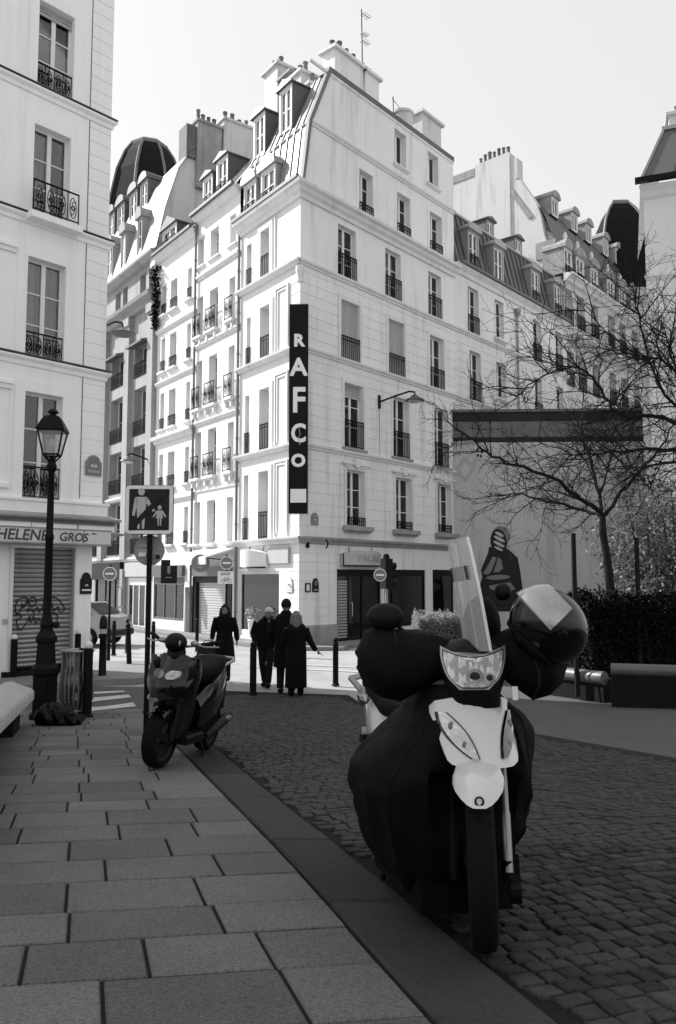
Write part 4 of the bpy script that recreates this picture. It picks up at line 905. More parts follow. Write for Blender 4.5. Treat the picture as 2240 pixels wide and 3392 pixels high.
tag(link('cobbles', B.mesh('cobbles', 'cobble', True, 60), RD), kind='stuff')
# smooth paving of the square on the right, with its low kerb
SP = [(x, y) for x, y in RIN]
tag(part('square_pavement', MB().rings([[Vector((line_x(RIN, y), y, gz(y) + .03)), Vector((14, y, gz(y) + .03))] for y in (.8, 3, 5, 8, 11, 14.1)], cap=False, closed=False).quad((line_x(RIN, 14.1), 14.1, -2.17), (14, 14.1, -2.17), (14, 32.8, -2.17), (4, 32, -2.17), (1.2, 27.8, -2.165), (3.2, 22, -2.17), (1.0, 15.6, -2.17))
    .rings([[Vector((line_x(RIN, y) , y, gz(y) + .03)), Vector((line_x(RIN, y) , y, gz(y) - .05))] for y in (.8, 3, 5, 8, 11, 14.1)], cap=False, closed=False), 'square_paving', None), kind='structure')
# street: left house pavement, corner house pavement, zebra
def flatp(name, pts, z, m, side=0.): 
    B = MB().quad(*[(x, y, z) for x, y in pts])
    if side:
        n = len(pts)
        for i in range(n): (a, b), (c, d) = pts[i], pts[(i + 1) % n]; B.quad((a, b, z - side), (c, d, z - side), (c, d, z), (a, b, z))
    return tag(part(name, B, m, None), kind='structure')
flatp('left_pavement', [(-18, 5.8), (-12.5, 9.0), (-7.4, 15.1), (-5.2, 16.95), (-4.3, 17.15), (-3.9, 17.8), (-4.2, 19.6), (-4.9, 20.8), (-6.2, 20.9), (-7.5, 21), (-8.6, 25), (-18, 25)], -2.09, 'asphalt_pave', .12)
q = [FL.w(-24, -1.0), FL.w(.2, -1.0), Vector((.2, 25.2, 0)), FR.w(1.3, -1.1), FR.w(9.4, -1.2), FR.w(9.4, 0), FR.w(0, 0), FL.w(-24, 0)]
flatp('corner_pavement', [(v.x, v.y) for v in q], -2.1, 'asphalt_pave', .11)
ZEB = ([(-5.1, 15.77), (-4.26, 16.07), (-4.18, 15.87), (-4.98, 15.42)], [(-4.83, 14.93), (-4.02, 15.51), (-3.87, 15.16), (-4.65, 14.39)], [(-4.41, 13.64), (-3.68, 14.53), (-3.51, 14.1), (-4.1, 12.9)])
for st in ZEB:
    A_, B_, C_, D_ = [Vector(q) for q in st]; B = MB()
    for i in range(12):
        q = [A_.lerp(B_, i / 12), A_.lerp(B_, (i + 1) / 12), D_.lerp(C_, (i + 1) / 12), D_.lerp(C_, i / 12)]; B.quad(*[(v.x, v.y, gz(v.y) + .006) for v in q])
    tag(part('crossing_stripe', B, 'road_paint', None), kind='structure')
tag(part('crossing_asphalt', MB().quad((-9, 13.3, gz(13.3) - .006), (-2.6, 13.3, gz(13.3) - .006), (-2.75, 14.1, -2.206), (-9, 14.1, -2.206)).quad((-9, 14.1, -2.206), (-2.75, 14.1, -2.206), (-3.1, 16.6, -2.206), (-9, 17.2, -2.206)), 'square_paving', None), kind='structure')  # darker copy of the street tone where the crossing lies in shade
for (x0, y0, x1, y1) in ((-2.0, 21.4, 3.5, 18.9), (-2.4, 20.6, 3.2, 18.1)):
    tag(part('road_line', MB().quad((x0, y0, -2.195), (x1, y1, -2.195), (x1, y1 + .1, -2.195), (x0, y0 + .1, -2.195)), 'road_paint', None), kind='structure')
# ------------------------------------------------------------------ street furniture
def arch_plate(w, h, r=.35, t=.02):
    hh = h * (1 - r)
    return [(-w / 2, 0), (w / 2, 0), (w / 2, hh)] + [(w / 2 * .8 * math.cos(a), hh + h * r * math.sin(a)) for a in [math.pi * k / 10 for k in range(11)]] + [(-w / 2, hh)]
def plaque(F, x, z, w, h, m, lines, label, border='letter_grey', r=.3, tm='letter_white', cat='plaque'):
    T = thing('street_plaque', label, cat, F.w(x, -.001, z), F.a)
    p = arch_plate(w, h, r); part('plate', MB().prism([(a, 0, b) for a, b in p], (0, -.035, 0), (0, 0, 0)), border, T)
    s = .9; part('plate_face', MB().prism([(a * s, 0, h * .04 + b * s) for a, b in p], (0, -.045, 0), (0, -.03, 0)), m, T)
    for t, zz, sz in lines: text('lettering', t, sz, tm, T, (0, -.05, zz), (rad(90), 0, 0), .004, .002)
    return T
plaque(FB, -.26, 2.46, .43, .5, 'sign_mid', [('12e Arrt', .38, .085), ('RUE', .23, .09), ('DES ECOLES', .11, .065)][:0] + [('RUE', .23, .09)], 'grey arched street name plate high on the left house corner strip')
plaque(FB, -.37, -.33, .29, .5, 'sign_dark', [('7', .4, .07)][:0] + [('DE', .2, .06)], 'dark arched plaque beside the graffiti roller shutter', 'sign_dark')
part('plate_band', MB().box(-.12, .12, -.05, -.044, .07, .11), 'letter_white', bpy.data.objects['street_plaque.001'])
part('plate_band', MB().box(-.15, .15, -.05, -.044, .07, .14), 'letter_grey', bpy.data.objects['street_plaque'])
plaque(FR, .72, 1.82, .36, .42, 'sign_mid', [], 'grey arched street name plate at the foot of the vertical black sign')
part('plate_band', MB().box(-.13, .13, -.05, -.044, .06, .1).box(-.1, .1, -.05, -.044, .15, .21).box(-.07, .07, -.05, -.044, .28, .32), 'letter_grey', bpy.data.objects['street_plaque.002'])
plaque(FR, .77, -.41, .3, .46, 'sign_dark', [], 'dark arched plaque on the shaded pier beside the dark shop', 'sign_dark')
part('plate_band', MB().box(-.11, .11, -.05, -.044, .06, .09).tube([(.05 * math.cos(a), -.046, .3 + .06 * math.sin(a)) for a in [k * math.pi / 6 for k in range(13)]], .012, 4), 'letter_grey', bpy.data.objects['street_plaque.003'])
plaque(FL, -.52, -.42, .36, .5, 'paint_white', [], 'pale arched plaque on the sunlit pier of the corner house', 'paint_grey')
part('plate_band', MB().box(-.13, .13, -.05, -.044, .06, .1).lathe([(.09, 0), (.09, .02)], (0, -.05, .26), 12, None), 'paint_grey', bpy.data.objects['street_plaque.004'])
T = thing('notice_frame', 'small dark frame with pale notice beside the dark arched plaque', 'frame', FR.w(.4, -.001, -.41), FR.a)
part('frame', MB().box(-.12, -.085, -.04, 0, 0, .3).box(.085, .12, -.04, 0, 0, .3).box(-.085, .085, -.04, 0, 0, .04).box(-.085, .085, -.04, 0, .26, .3), 'sign_dark', T); part('notice', MB().box(-.084, .084, -.02, 0, .041, .259), 'letter_white', T)
part('wall_hook', MB().box(-.05, .05, -.08, 0, 1.55, 1.75), 'iron', bpy.data.objects['corner_house'], FR.w(.36, 0, -.5) - bpy.data.objects['corner_house'].location, FR.a)
part('wall_hook', MB().tube([(0, 0, 1.8), (0, -.2, 1.85), (.05, -.25, 1.7), (0, -.2, 1.55)], .03, 5), 'iron', bpy.data.objects['corner_house'], FR.w(1.1, 0, -.5) - bpy.data.objects['corner_house'].location, FR.a)
# tall vertical black sign
T = thing('vertical_sign', 'tall vertical black sign with stacked white capitals on the house corner', 'sign', (-1.285, 25.62, 2.15), rad(-2))
part('panel', MB().box(-.29, .29, -.05, .05, 0, 6.87), 'black_panel', T)
part('panel_edge', MB().box(-.31, -.292, -.065, .065, -.02, 6.89).box(.292, .31, -.065, .065, -.02, 6.89).box(-.292, .292, -.065, .065, 6.872, 6.9).box(-.292, .292, -.065, .065, -.03, -.002), 'shop_dark', T)
part('blank_square', MB().box(-.25, .26, -.056, -.051, .33, .77), 'letter_white', T)
for s, zc, h, sx in (('R', 5.66, .4, 1.), ('A', 4.76, .58, 1.), ('F', 3.65, .84, .85), ('C', 2.57, .6, .85), ('O', 1.68, .4, 1.)):
    text('letter', s, h / .72, 'letter_white', T, (0, -.056, zc), (rad(90), 0, 0), .006, .026, sx=sx)
part('crack', MB().tube([(.02, -.066, 2.75), (.06, -.066, 2.55), (.0, -.066, 2.45), (.05, -.066, 2.2)], .012, 4), 'letter_grey', T)
for z in (1.2, 3.5, 6.0): part('bracket', MB().box(-.02, .02, .05, .5, z, z + .05), 'iron', T)
# oval shop signs
def oval_sign(F, x0, x1, z0, z1, label, txt, bow=.45, m='sign_cream'):
    xc = (x0 + x1) / 2; w = x1 - x0; h = z1 - z0
    T = thing('shop_sign', label, 'sign', F.w(xc, -.02, z0), F.a); n = 14
    fr = [(-w / 2 + w * i / n, -.12 - bow * math.sin(math.pi * i / n)) for i in range(n + 1)]
    tp = [h * (.78 + .22 * math.sin(math.pi * i / n)) for i in range(n + 1)]
    B = MB().rings([[(x, y, 0) for x, y in fr], [(x, y, tp[i]) for i, (x, y) in enumerate(fr)]], cap=False, closed=False)
    B.rings([[(x, y, tp[i]) for i, (x, y) in enumerate(fr)], [(x, 0, tp[i]) for i, (x, y) in enumerate(fr)]], cap=False, closed=False)
    B.rings([[(x, 0, 0) for x, y in fr], [(x, y, 0) for x, y in fr]], cap=False, closed=False)
    B.quad((-w / 2, 0, 0), (-w / 2, -.12, 0), (-w / 2, -.12, tp[0]), (-w / 2, 0, tp[0])); B.quad((w / 2, 0, 0), (w / 2, -.12, 0), (w / 2, -.12, tp[0]), (w / 2, 0, tp[0]))
    part('board', B, m, T, smooth=True)
    part('edge_strip', MB().tube([(x, y - .01, 0) for x, y in fr], .03, 5).tube([(-w / 2, -.13, 0), (-w / 2, -.13, tp[0])], .025, 5), 'sign_dark', T)
    k = len(txt)
    for i, ch in enumerate(txt):
        u = .2 + .6 * (i + .5) / k; x = -w / 2 + w * u; y = -.12 - bow * math.sin(math.pi * u); sl = math.atan2(-bow * math.pi * math.cos(math.pi * u), w)
        text('letter', ch, h * .62, 'letter_grey', T, (x, y - .014, h * .5), (rad(90), 0, sl), .008, .004)
    for sx in (-.3, .3): part('bracket', MB().tube([(sx * w, -.05, h * .9), (sx * w, 0, h * 1.25)], .015, 4), 'iron', T)
    return T
oval_sign(FR, 2.05, 4.2, .48, 1.02, 'bowed pale sign with grey capitals over the dark shop on the shaded side', 'VALEGE', .4, 'blind')
oval_sign(FL, -3.44, -1.85, .42, 1.05, 'bowed pale shop sign on the sunlit side of the corner house', '', .45, 'paint_white')
FL.part('sign_board', MB().box(-1.8, -.52, -.1, -.02, .55, 1.1), 'paint_grey', bpy.data.objects['corner_house'])
# street lantern in front of the left house
GP = lambda x, y: (x, y, gz(y))
T = thing('street_lantern', 'old black cast iron street lantern standing before the shuttered shop', 'street lamp', GP(-4.28, 11.8))
B = MB().lathe([(.22, 0), (.22, .08), (.18, .1), (.18, .62), (.2, .66), (.2, .74), (.15, .8), (.13, 1.1), (.16, 1.12), (.16, 1.18), (.12, 1.24), (.09, 1.3), (.1, 1.36), (.08, 1.42)], n=8)
part('pedestal', B, 'iron', T); part('pedestal_panel', MB().box(-.08, .08, -.185, -.16, .16, .58), 'iron', T)
part('pole', MB().lathe([(.085, 1.4), (.062, 1.5), (.055, 2.6), (.065, 2.62), (.065, 2.68), (.052, 2.7), (.045, 3.62), (.075, 3.66), (.075, 3.72), (.045, 3.78), (.04, 3.86)], n=14), 'iron', T, smooth=True)
part('pole_knob', MB().ell((.13, 0, 1.36), .045, 8, 6).tube([(.06, 0, 1.36), (.13, 0, 1.36)], .02, 5), 'iron', T, smooth=True)
fr = 4; R1, R0, zb, zt_ = .185, .11, 3.88, 4.24
def sq(r, z, a=rad(45) + rad(8)): return [Vector((r * math.sqrt(2) * math.cos(a + math.pi / 2 * k) * .98, r * math.sqrt(2) * math.sin(a + math.pi / 2 * k) * .98, z)) for k in range(4)]
q0, q1 = sq(R0, zb), sq(R1, zt_)
for k in range(4): part('lantern_pane', MB().quad(q0[k] * .97 + Vector((0, 0, zb * .03)), q0[(k + 1) % 4] * .97 + Vector((0, 0, zb * .03)), q1[(k + 1) % 4] * .97 + Vector((0, 0, zt_ * .03)), q1[k] * .97 + Vector((0, 0, zt_ * .03))), 'screen_plastic', T)
B = MB()
for k in range(4): B.tube([q0[k], q1[k]], .014, 5); B.tube([q0[k], q0[(k + 1) % 4]], .014, 5); B.tube([q1[k], q1[(k + 1) % 4]], .016, 5)
part('lantern_frame', B, 'iron', T)
part('lantern_roof', MB().rings([sq(.21, 4.24), sq(.205, 4.265), sq(.15, 4.38), sq(.115, 4.44), sq(.07, 4.47)]), 'iron', T)
part('lantern_cap', MB().lathe([(.05, 4.46), (.045, 4.5), (.085, 4.52), (.06, 4.56), (.015, 4.58)], n=12), 'iron', T, smooth=True)
B = MB()
for k in range(4): a = q0[k]; B.tube([a, a * .8 + Vector((0, 0, .2 * 3.82 - .02)), Vector((a.x * .35, a.y * .35, 3.78)), Vector((a.x * .3, a.y * .3, 3.68))], .013, 5)
part('lantern_bracket', B, 'iron', T); part('lamp_bulb', MB().ell((0, 0, 4.05), (.045, .045, .09), 10, 6), 'lamp_glass', T, smooth=True)
# litter basket with a bag in a ring of bars
T = thing('litter_basket', 'grey barred litter basket with clear bag beside the black lantern', 'litter bin', GP(-3.98, 12.3))
part('rim', MB().tube([(.235 * math.cos(a), .235 * math.sin(a), .98) for a in [k * math.pi / 10 for k in range(21)]], .022, 6), 'silver_grey', T, smooth=True)
part('foot_ring', MB().tube([(.2 * math.cos(a), .2 * math.sin(a), .1) for a in [k * math.pi / 10 for k in range(21)]], .012, 5), 'silver_grey', T, smooth=True)
bar = MB().tube([(.225, 0, .98), (.215, 0, .75), (.25, 0, .45), (.24, 0, .25), (.16, 0, .1), (.05, 0, .07)], .011, 5).mesh('bar', 'silver_grey', True)
for k in range(22): link('bar', bar, T, (0, 0, 0), 2 * math.pi * k / 22)
Bg = MB().lathe([(.19, .14), (.21, .25), (.22, .45), (.2, .7), (.21, .95), (.225, .98)], n=16); part('bag', Bg, 'clear_bag', T, smooth=True)
B = MB()
for k in range(14): B.ell((random.uniform(-.12, .12), random.uniform(-.12, .12), random.uniform(.18, .42)), (random.uniform(.04, .09), .06, random.uniform(.03, .07)), 7, 5)
part('litter', B, 'sign_dark', T)
for t, z in (('VIGILANCE', .66), ('PROPRETE', .46)):
    for i, ch in enumerate(t):
        a = rad(-90 + (i - 4) * 11.5 + 18); text('letter', ch, .07, 'letter_dark', T, (.235 * math.cos(a), .235 * math.sin(a), z), (rad(90), 0, a + rad(90)), .002, .002)
part('post', MB().lathe([(.04, 0), (.04, 1.0)], (0, .2, 0), 8), 'iron', T)
B = MB().ell((0, 0, .12), (.27, .2, .16), 22, 14).ell((.22, -.04, .07), (.2, .15, .08), 18, 10)
B.v = [(x + .025 * math.sin(y * 33 + z * 27), y + .025 * math.sin(x * 39), max(0.0, z + .03 * math.sin(x * 35 + y * 41) * (z > .02))) for x, y, z in B.v]
tag(part('rubbish_bag', B, 'bag_plastic', None, GP(-3.85, 11.0), 0, True), 'slumped black rubbish bag lying at the foot of the lantern', 'bag')
# bollards
def bollard(x, y, h, label, cap='ball', r=.055, lean=0., group='slim black bollards'):
    T = thing('bollard', label, 'bollard', GP(x, y), 0, group); T.rotation_euler = (0, lean, 0)
    part('post', MB().lathe([(r * 1.35, 0), (r * 1.35, .03), (r, .05), (r, h - .1), (r * .75, h - .09), (r * .75, h - .07)], n=12), 'iron', T, smooth=True)
    part('ball_head', MB().ell((0, 0, h - .04), r * .95, 12, 8), 'paint_white' if cap == 'white' else 'iron', T, smooth=True)
    return T
def gpx(u, y): return u * y
bollard(-3.75, 12.1, 1.1, 'black bollard with pale ball head right of the litter basket', 'white', .07)
bollard(-7.0, 17.4, 1.0, 'black bollard with pale ball head before the graffiti shutter', 'white', .07)
bollard(-6.75, 15.7, 1.12, 'black bollard cut by the left picture edge', 'white', .11)
bollard(-5.95, 18.4, 1.05, 'black bollard with pale head behind the litter basket', 'white', .07)
bollard(-5.2, 20.1, 1.1, 'slightly tilted black bollard in front of the pale glass shopfront', '', .065, rad(-3))
bollard(-6.3, 21.7, 1.05, 'black bollard at the kerb close to the left house corner', '', .06)
bollard(-6.55, 23.5, 1.0, 'short black bollard right of the far no entry post', '', .06)
bollard(-6.4, 24.4, 1.0, 'far black bollard before the rusticated pier', '', .055)
bollard(-5.1, 22.2, 1.05, 'black bollard behind the two sign post near the lit street', '', .055)
bollard(-4.35, 24.8, 1.0, 'black bollard before the light roller shutter', '', .055)
bollard(-1.63, 15.5, .99, 'black bollard on the shadow edge left of the walking group', '', .065)
bollard(-.05, 16.85, .98, 'black bollard on the lit street right of the walking group', '', .06)
T = thing('cast_bollard', 'thick cast iron bollard with pale band left of the crossing', 'bollard', GP(-5.17, 17.7))
part('base', MB().lathe([(.12, 0), (.12, .08), (.085, .12), (.075, .9), (.095, .93), (.095, 1.0), (.075, 1.02)], n=12), 'iron', T, smooth=True)
part('band', MB().lathe([(.08, 1.02), (.08, 1.12)], n=12), 'paint_grey', T); part('dome_head', MB().lathe([(.085, 1.12), (.09, 1.16), (.085, 1.28), (.06, 1.38), (.015, 1.42)], n=14), 'shop_dark', T, smooth=True)
# traffic signs
def pole(T, h, r=.032, m='iron'): part('pole', MB().lathe([(r, 0), (r, h)], n=10), m, T, smooth=True)
def no_entry(T, z, r, dy=-.05, m='sign_mid', rim='letter_white'):
    Mx = Matrix.Rotation(rad(90), 4, 'X')
    part('sign_plate', MB().lathe([(r, -.01), (r, .012)], (0, 0, 0), 28, Matrix.Translation((0, dy, z)) @ Mx), rim, T)
    part('sign_face', MB().lathe([(r * .88, .0), (r * .88, .018)], (0, 0, 0), 28, Matrix.Translation((0, dy, z)) @ Mx), m, T)
    part('sign_bar', MB().box(-r * .62, r * .62, dy - .024, dy - .0185, z - r * .14, z + r * .14), 'letter_white', T)
T = thing('no_entry_sign', 'round no entry sign on a black post before the dark shop at left', 'traffic sign', GP(-6.13, 21.5), 0, 'no entry signs'); pole(T, 2.6); no_entry(T, 2.36, .185)
part('pole_sleeve', MB().lathe([(.05, 0), (.05, .9)], n=10), 'iron', T)
T = thing('no_entry_sign', 'round no entry sign above a small bicycle exemption plate', 'traffic sign', GP(-3.35, 24.0), rad(8), 'no entry signs'); pole(T, 2.95); no_entry(T, 2.7, .2)
part('plate', MB().box(-.26, .2, -.04, -.03, 2.08, 2.45), 'letter_white', T); text('lettering', 'SAUF', .12, 'letter_dark', T, (-.03, -.042, 2.37), (rad(90), 0, 0), .002, .003)
cyc = MB()
for sx in (-.1, .09): cyc.tube([(sx + .055 * math.cos(a), -.043, 2.17 + .055 * math.sin(a)) for a in [k * math.pi / 6 for k in range(13)]], .006, 4)
cyc.tube([(-.1, -.043, 2.17), (-.04, -.043, 2.25), (.06, -.043, 2.25), (0, -.043, 2.17), (-.1, -.043, 2.17)], .006, 4).tube([(.09, -.043, 2.17), (.05, -.043, 2.28), (.08, -.043, 2.29)], .006, 4).tube([(0, -.043, 2.17), (-.05, -.043, 2.28)], .006, 4)
part('bicycle_symbol', cyc, 'letter_dark', T)
T = thing('no_entry_sign', 'round no entry sign fixed before the black traffic light box', 'traffic sign', GP(1.16, 22.0), rad(-4), 'no entry signs'); no_entry(T, 2.33, .175, -.1); part('bracket', MB().box(.0, .2, -.09, -.06, 2.3, 2.36), 'iron', T)
T = thing('traffic_light', 'black traffic light seen from the side on a grey pole by the dark shop', 'traffic light', GP(1.34, 22.1), rad(30)); pole(T, 2.9, .045, 'silver_grey')
part('light_box', MB().box(-.12, .12, -.14, .12, 1.95, 2.78), 'shop_dark', T)
for z in (2.08, 2.33, 2.58): part('hood', MB().lathe([(.095, 0), (.1, .16)], (0, 0, 0), 12, Matrix.Translation((.12, -.0, z)) @ Matrix.Rotation(rad(90), 4, 'Y')), 'iron', T); part('light_lens', MB().lathe([(.09, 0), (.085, .02)], (0, 0, 0), 12, Matrix.Translation((.12, 0, z)) @ Matrix.Rotation(rad(90), 4, 'Y')), 'lamp_glass', T)
part('light_cap', MB().lathe([(.1, 2.78), (.08, 2.88), (.03, 2.92)], n=10), 'iron', T)
T = thing('no_entry_sign', 'tiny round sign half hidden behind the left house corner', 'traffic sign', FL.w(-16.3, -3.6, -2.2), 0, 'no entry signs'); pole(T, 2.2, .03); no_entry(T, 1.98, .16); part('plate', MB().box(-.12, .15, -.03, -.02, 1.45, 1.72), 'letter_white', T)
# end of pedestrian area sign with the back of a round sign below
T = thing('pedestrian_sign', 'square dark sign with adult and child figures crossed by a black stripe', 'traffic sign', GP(-2.42, 10.2), rad(2))
def rr(w, h, r, n=5): return [(sx * (w / 2 - r) + r * math.cos(a), sz * (h / 2 - r) + r * math.sin(a)) for sx, sz, a0 in ((1, 1, 0), (-1, 1, 90), (-1, -1, 180), (1, -1, 270)) for a in [rad(a0 + 90 * k / n) for k in range(n + 1)]]
zc = 2.79; part('pole', MB().lathe([(.034, 0), (.034, 3.05)], (0, .03, 0), 12), 'iron', T, smooth=True)
part('sign_plate', MB().prism([(x, 0, z + zc) for x, z in rr(.6, .62, .05)], (0, -.045, 0), (0, -.01, 0)), 'letter_white', T)
part('sign_back', MB().prism([(x, 0, z + zc) for x, z in rr(.615, .635, .055)], (0, -.012, 0), (0, .0, 0)), 'sign_dark', T)
part('sign_face', MB().prism([(x, 0, z + zc) for x, z in rr(.51, .53, .005, 1)], (0, -.049, 0), (0, -.04, 0)), 'sign_dark', T)
def figure(T, x, z, s, skirt=False):
    y = -.051; g = []
    g.append(ovalp(x, z + .42 * s, .045 * s * (1.2 if skirt else 1), .05 * s * (1.2 if skirt else 1), 14))
    g.append([(x - .075 * s, z + .35 * s), (x + .075 * s, z + .35 * s), (x + .055 * s, z + .12 * s), (x - .055 * s, z + .12 * s)] if not skirt else [(x - .05 * s, z + .34 * s), (x + .05 * s, z + .34 * s), (x + .1 * s, z + .12 * s), (x - .1 * s, z + .12 * s)])
    for sg in (-1, 1):
        g.append([(x + sg * .01 * s, z + .125 * s), (x + sg * .055 * s, z + .125 * s), (x + sg * .045 * s, z - .08 * s), (x + sg * .015 * s, z - .08 * s)])
        e = (.17, .16) if (sg > 0 or skirt) else (.1, .1)
        g.append([(x + sg * .065 * s, z + .35 * s), (x + sg * .09 * s, z + .33 * s), (x + sg * (e[0] + .02) * s, z + e[1] * s), (x + sg * (e[0] - .015) * s, z + (e[1] - .01) * s), (x + sg * .055 * s, z + .28 * s)])
    for p in g: part('figure', MB().prism([(a, 0, b) for a, b in p], (0, -.054, 0), (0, -.0485, 0)), 'letter_grey' if False else 'blind', T)
figure(T, -.1, zc - .17, .95); figure(T, .135, zc - .17, .47, True)
part('stripe', MB().prism([(-.255, 0, zc - .225), (-.255, 0, zc - .265), (-.2, 0, zc - .265), (.255, 0, zc + .225), (.255, 0, zc + .265), (.205, 0, zc + .265)], (0, -.058, 0), (0, -.0545, 0)), 'graffiti', T)
T = thing('round_sign', 'round grey sign seen from behind below the square pedestrian sign', 'traffic sign', GP(-2.42, 10.28), rad(2))
part('sign_back', MB().lathe([(.19, 0), (.19, .02)], (0, 0, 0), 30, Matrix.Translation((-.02, .03, 2.28)) @ Matrix.Rotation(rad(90), 4, 'X')), 'sign_back', T)
part('rim', MB().tube([(-.02 + .19 * math.cos(a), .02, 2.28 + .19 * math.sin(a)) for a in [k * math.pi / 15 for k in range(31)]], .008, 5), 'sign_mid', T)
part('clamp', MB().box(-.16, .06, .0, .015, 2.23, 2.29).box(-.16, .06, -.005, .012, 2.33, 2.35), 'silver_grey', T); part('sticker', MB().box(-.15, -.06, -.002, .008, 2.2, 2.25), 'letter_white', T); part('sticker', MB().box(.07, .12, -.002, .008, 2.17, 2.22), 'sign_dark', T)
# wall lamps
def wall_lamp(F, x, z, rch, dx, label):
    T = thing('wall_lamp', label, 'street lamp', F.w(x, 0, z), F.a)
    part('wall_plate', MB().box(-.05, .05, -.06, 0, -.25, .25), 'iron', T)
    part('arm', MB().tube([(0, -.05, 0), (dx * .5, -rch * .5, .2), (dx * .85, -rch * .85, .32), (dx, -rch, .28), (dx, -rch, .2)], .035, 7), 'iron', T, smooth=True)
    part('shade', MB().lathe([(.05, .2), (.1, .16), (.2, .06), (.34, .0), (.36, -.04), (.33, -.05)], (dx, -rch, 0), 18), 'zinc_dark', T, smooth=True)
    part('diffuser', MB().ell((dx, -rch, -.04), (.26, .26, .1), 14, 6), 'lamp_glass', T, smooth=True)
wall_lamp(FR, 4.26, 6.6, 1.25, .55, 'black curved wall lamp with round shade on the shaded facade')
part('cable', MB().tube([(4.28, -.012, 6.35), (4.3, -.012, 4.6)], .012, 4), 'stone_soot_shade', bpy.data.objects['corner_house'], FR.w() - bpy.data.objects['corner_house'].location, FR.a)
wall_lamp(FL, -11.85, 5.3, 1.0, -.4, 'small wall lamp on the edge of the grey commercial building')
T = thing('hanging_lamp', 'flat disc street lamp on an arm beyond the left house', 'street lamp', (-7.9, 26, 8.2))
part('arm', MB().tube([(-1.2, .3, -.1), (0, .1, .26), (.45, 0, .4), (.68, 0, .36), (.72, 0, .2)], .03, 6), 'iron', T, smooth=True); part('shade', MB().lathe([(.06, .2), (.12, .14), (.3, .06), (.42, .0), (.36, -.05), (.1, -.08)], (.72, 0, .0), 18), 'zinc_dark', T, smooth=True)
# projecting disc sign by the awning
T = thing('disc_sign', 'round dark projecting sign hanging under the white awning', 'sign', FL.w(-4.75, -1.15, .6), rad(0))
part('disc', MB().lathe([(.33, -.05), (.33, .05)], (0, 0, 0), 24, Matrix.Rotation(rad(90), 4, 'X')), 'sign_mid', T); part('emblem', MB().box(-.05, .05, -.058, -.051, -.02, .14).box(-.1, .1, -.058, -.051, -.16, -.11), 'letter_grey', T); part('arm', MB().box(-.02, .02, .05, .9, .1, .14), 'iron', T)
T = thing('box_sign', 'dark rectangular projecting sign left of the white awning', 'sign', FL.w(-8.4, -.7, .35), rad(0))
part('board', MB().box(-.32, .32, -.05, .05, -.5, .45), 'shop_dark', T); part('emblem', MB().box(-.12, .12, -.056, -.051, -.28, -.24).box(-.06, .06, -.056, -.051, -.1, .2), 'sign_mid', T); part('arm', MB().box(-.02, .02, .05, .6, .2, .24), 'iron', T)
# long stone bench at the left edge
T = thing('stone_bench', 'long pale stone bench running out of the left picture edge', 'bench', (-3.4, 8.2, gz(8.2)), math.atan2(-1, -.302) + math.pi / 2 * 1 + 0)
T.rotation_euler = (-.078, 0, math.atan2(.298, .954))
yb0, yb1 = -5.0, 2.75
R = []
n = 5
top = [(-1.05, .42), (-1.05, .5), (-1.0, .54), (-.26, .56), (-.2, .6), (-.12, .6), (-.06, .57), (.12, .5), (.15, .46), (.15, .36), (.1, .32), (-1.0, .32)]
B = MB().rings([[(x, y, z) for x, z in top] for y in (yb0, -2.2, .3, yb1 - .12)] + [[(x * .97 - .02, yb1 - .03, .32 + (z - .32) * .95) for x, z in top], [(x * .9 - .05, yb1, .34 + (z - .34) * .85) for x, z in top]])
part('seat_slab', B, 'concrete', T, smooth=True, ang=50)
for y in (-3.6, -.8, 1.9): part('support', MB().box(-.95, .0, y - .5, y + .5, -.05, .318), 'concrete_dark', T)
T2 = thing('black_pouch', 'black rounded case lying on the pale stone bench', 'case', (-3.55, 7.35, gz(7.35) + .55), rad(12))
part('body', MB().lathe([(.02, 0), (.075, .01), (.095, .04), (.095, .3), (.08, .5), (.03, .52)], (0, 0, 0), 16, Matrix.Translation((.3, 0, .1)) @ Matrix.Rotation(rad(-90), 4, 'Y')), 'black_plastic', T2, smooth=True)
part('cap', MB().lathe([(.07, -.012), (.06, -.02), (.02, -.022)], (0, 0, 0), 16, Matrix.Translation((.3, 0, .1)) @ Matrix.Rotation(rad(-90), 4, 'Y')), 'sign_mid', T2, smooth=True)
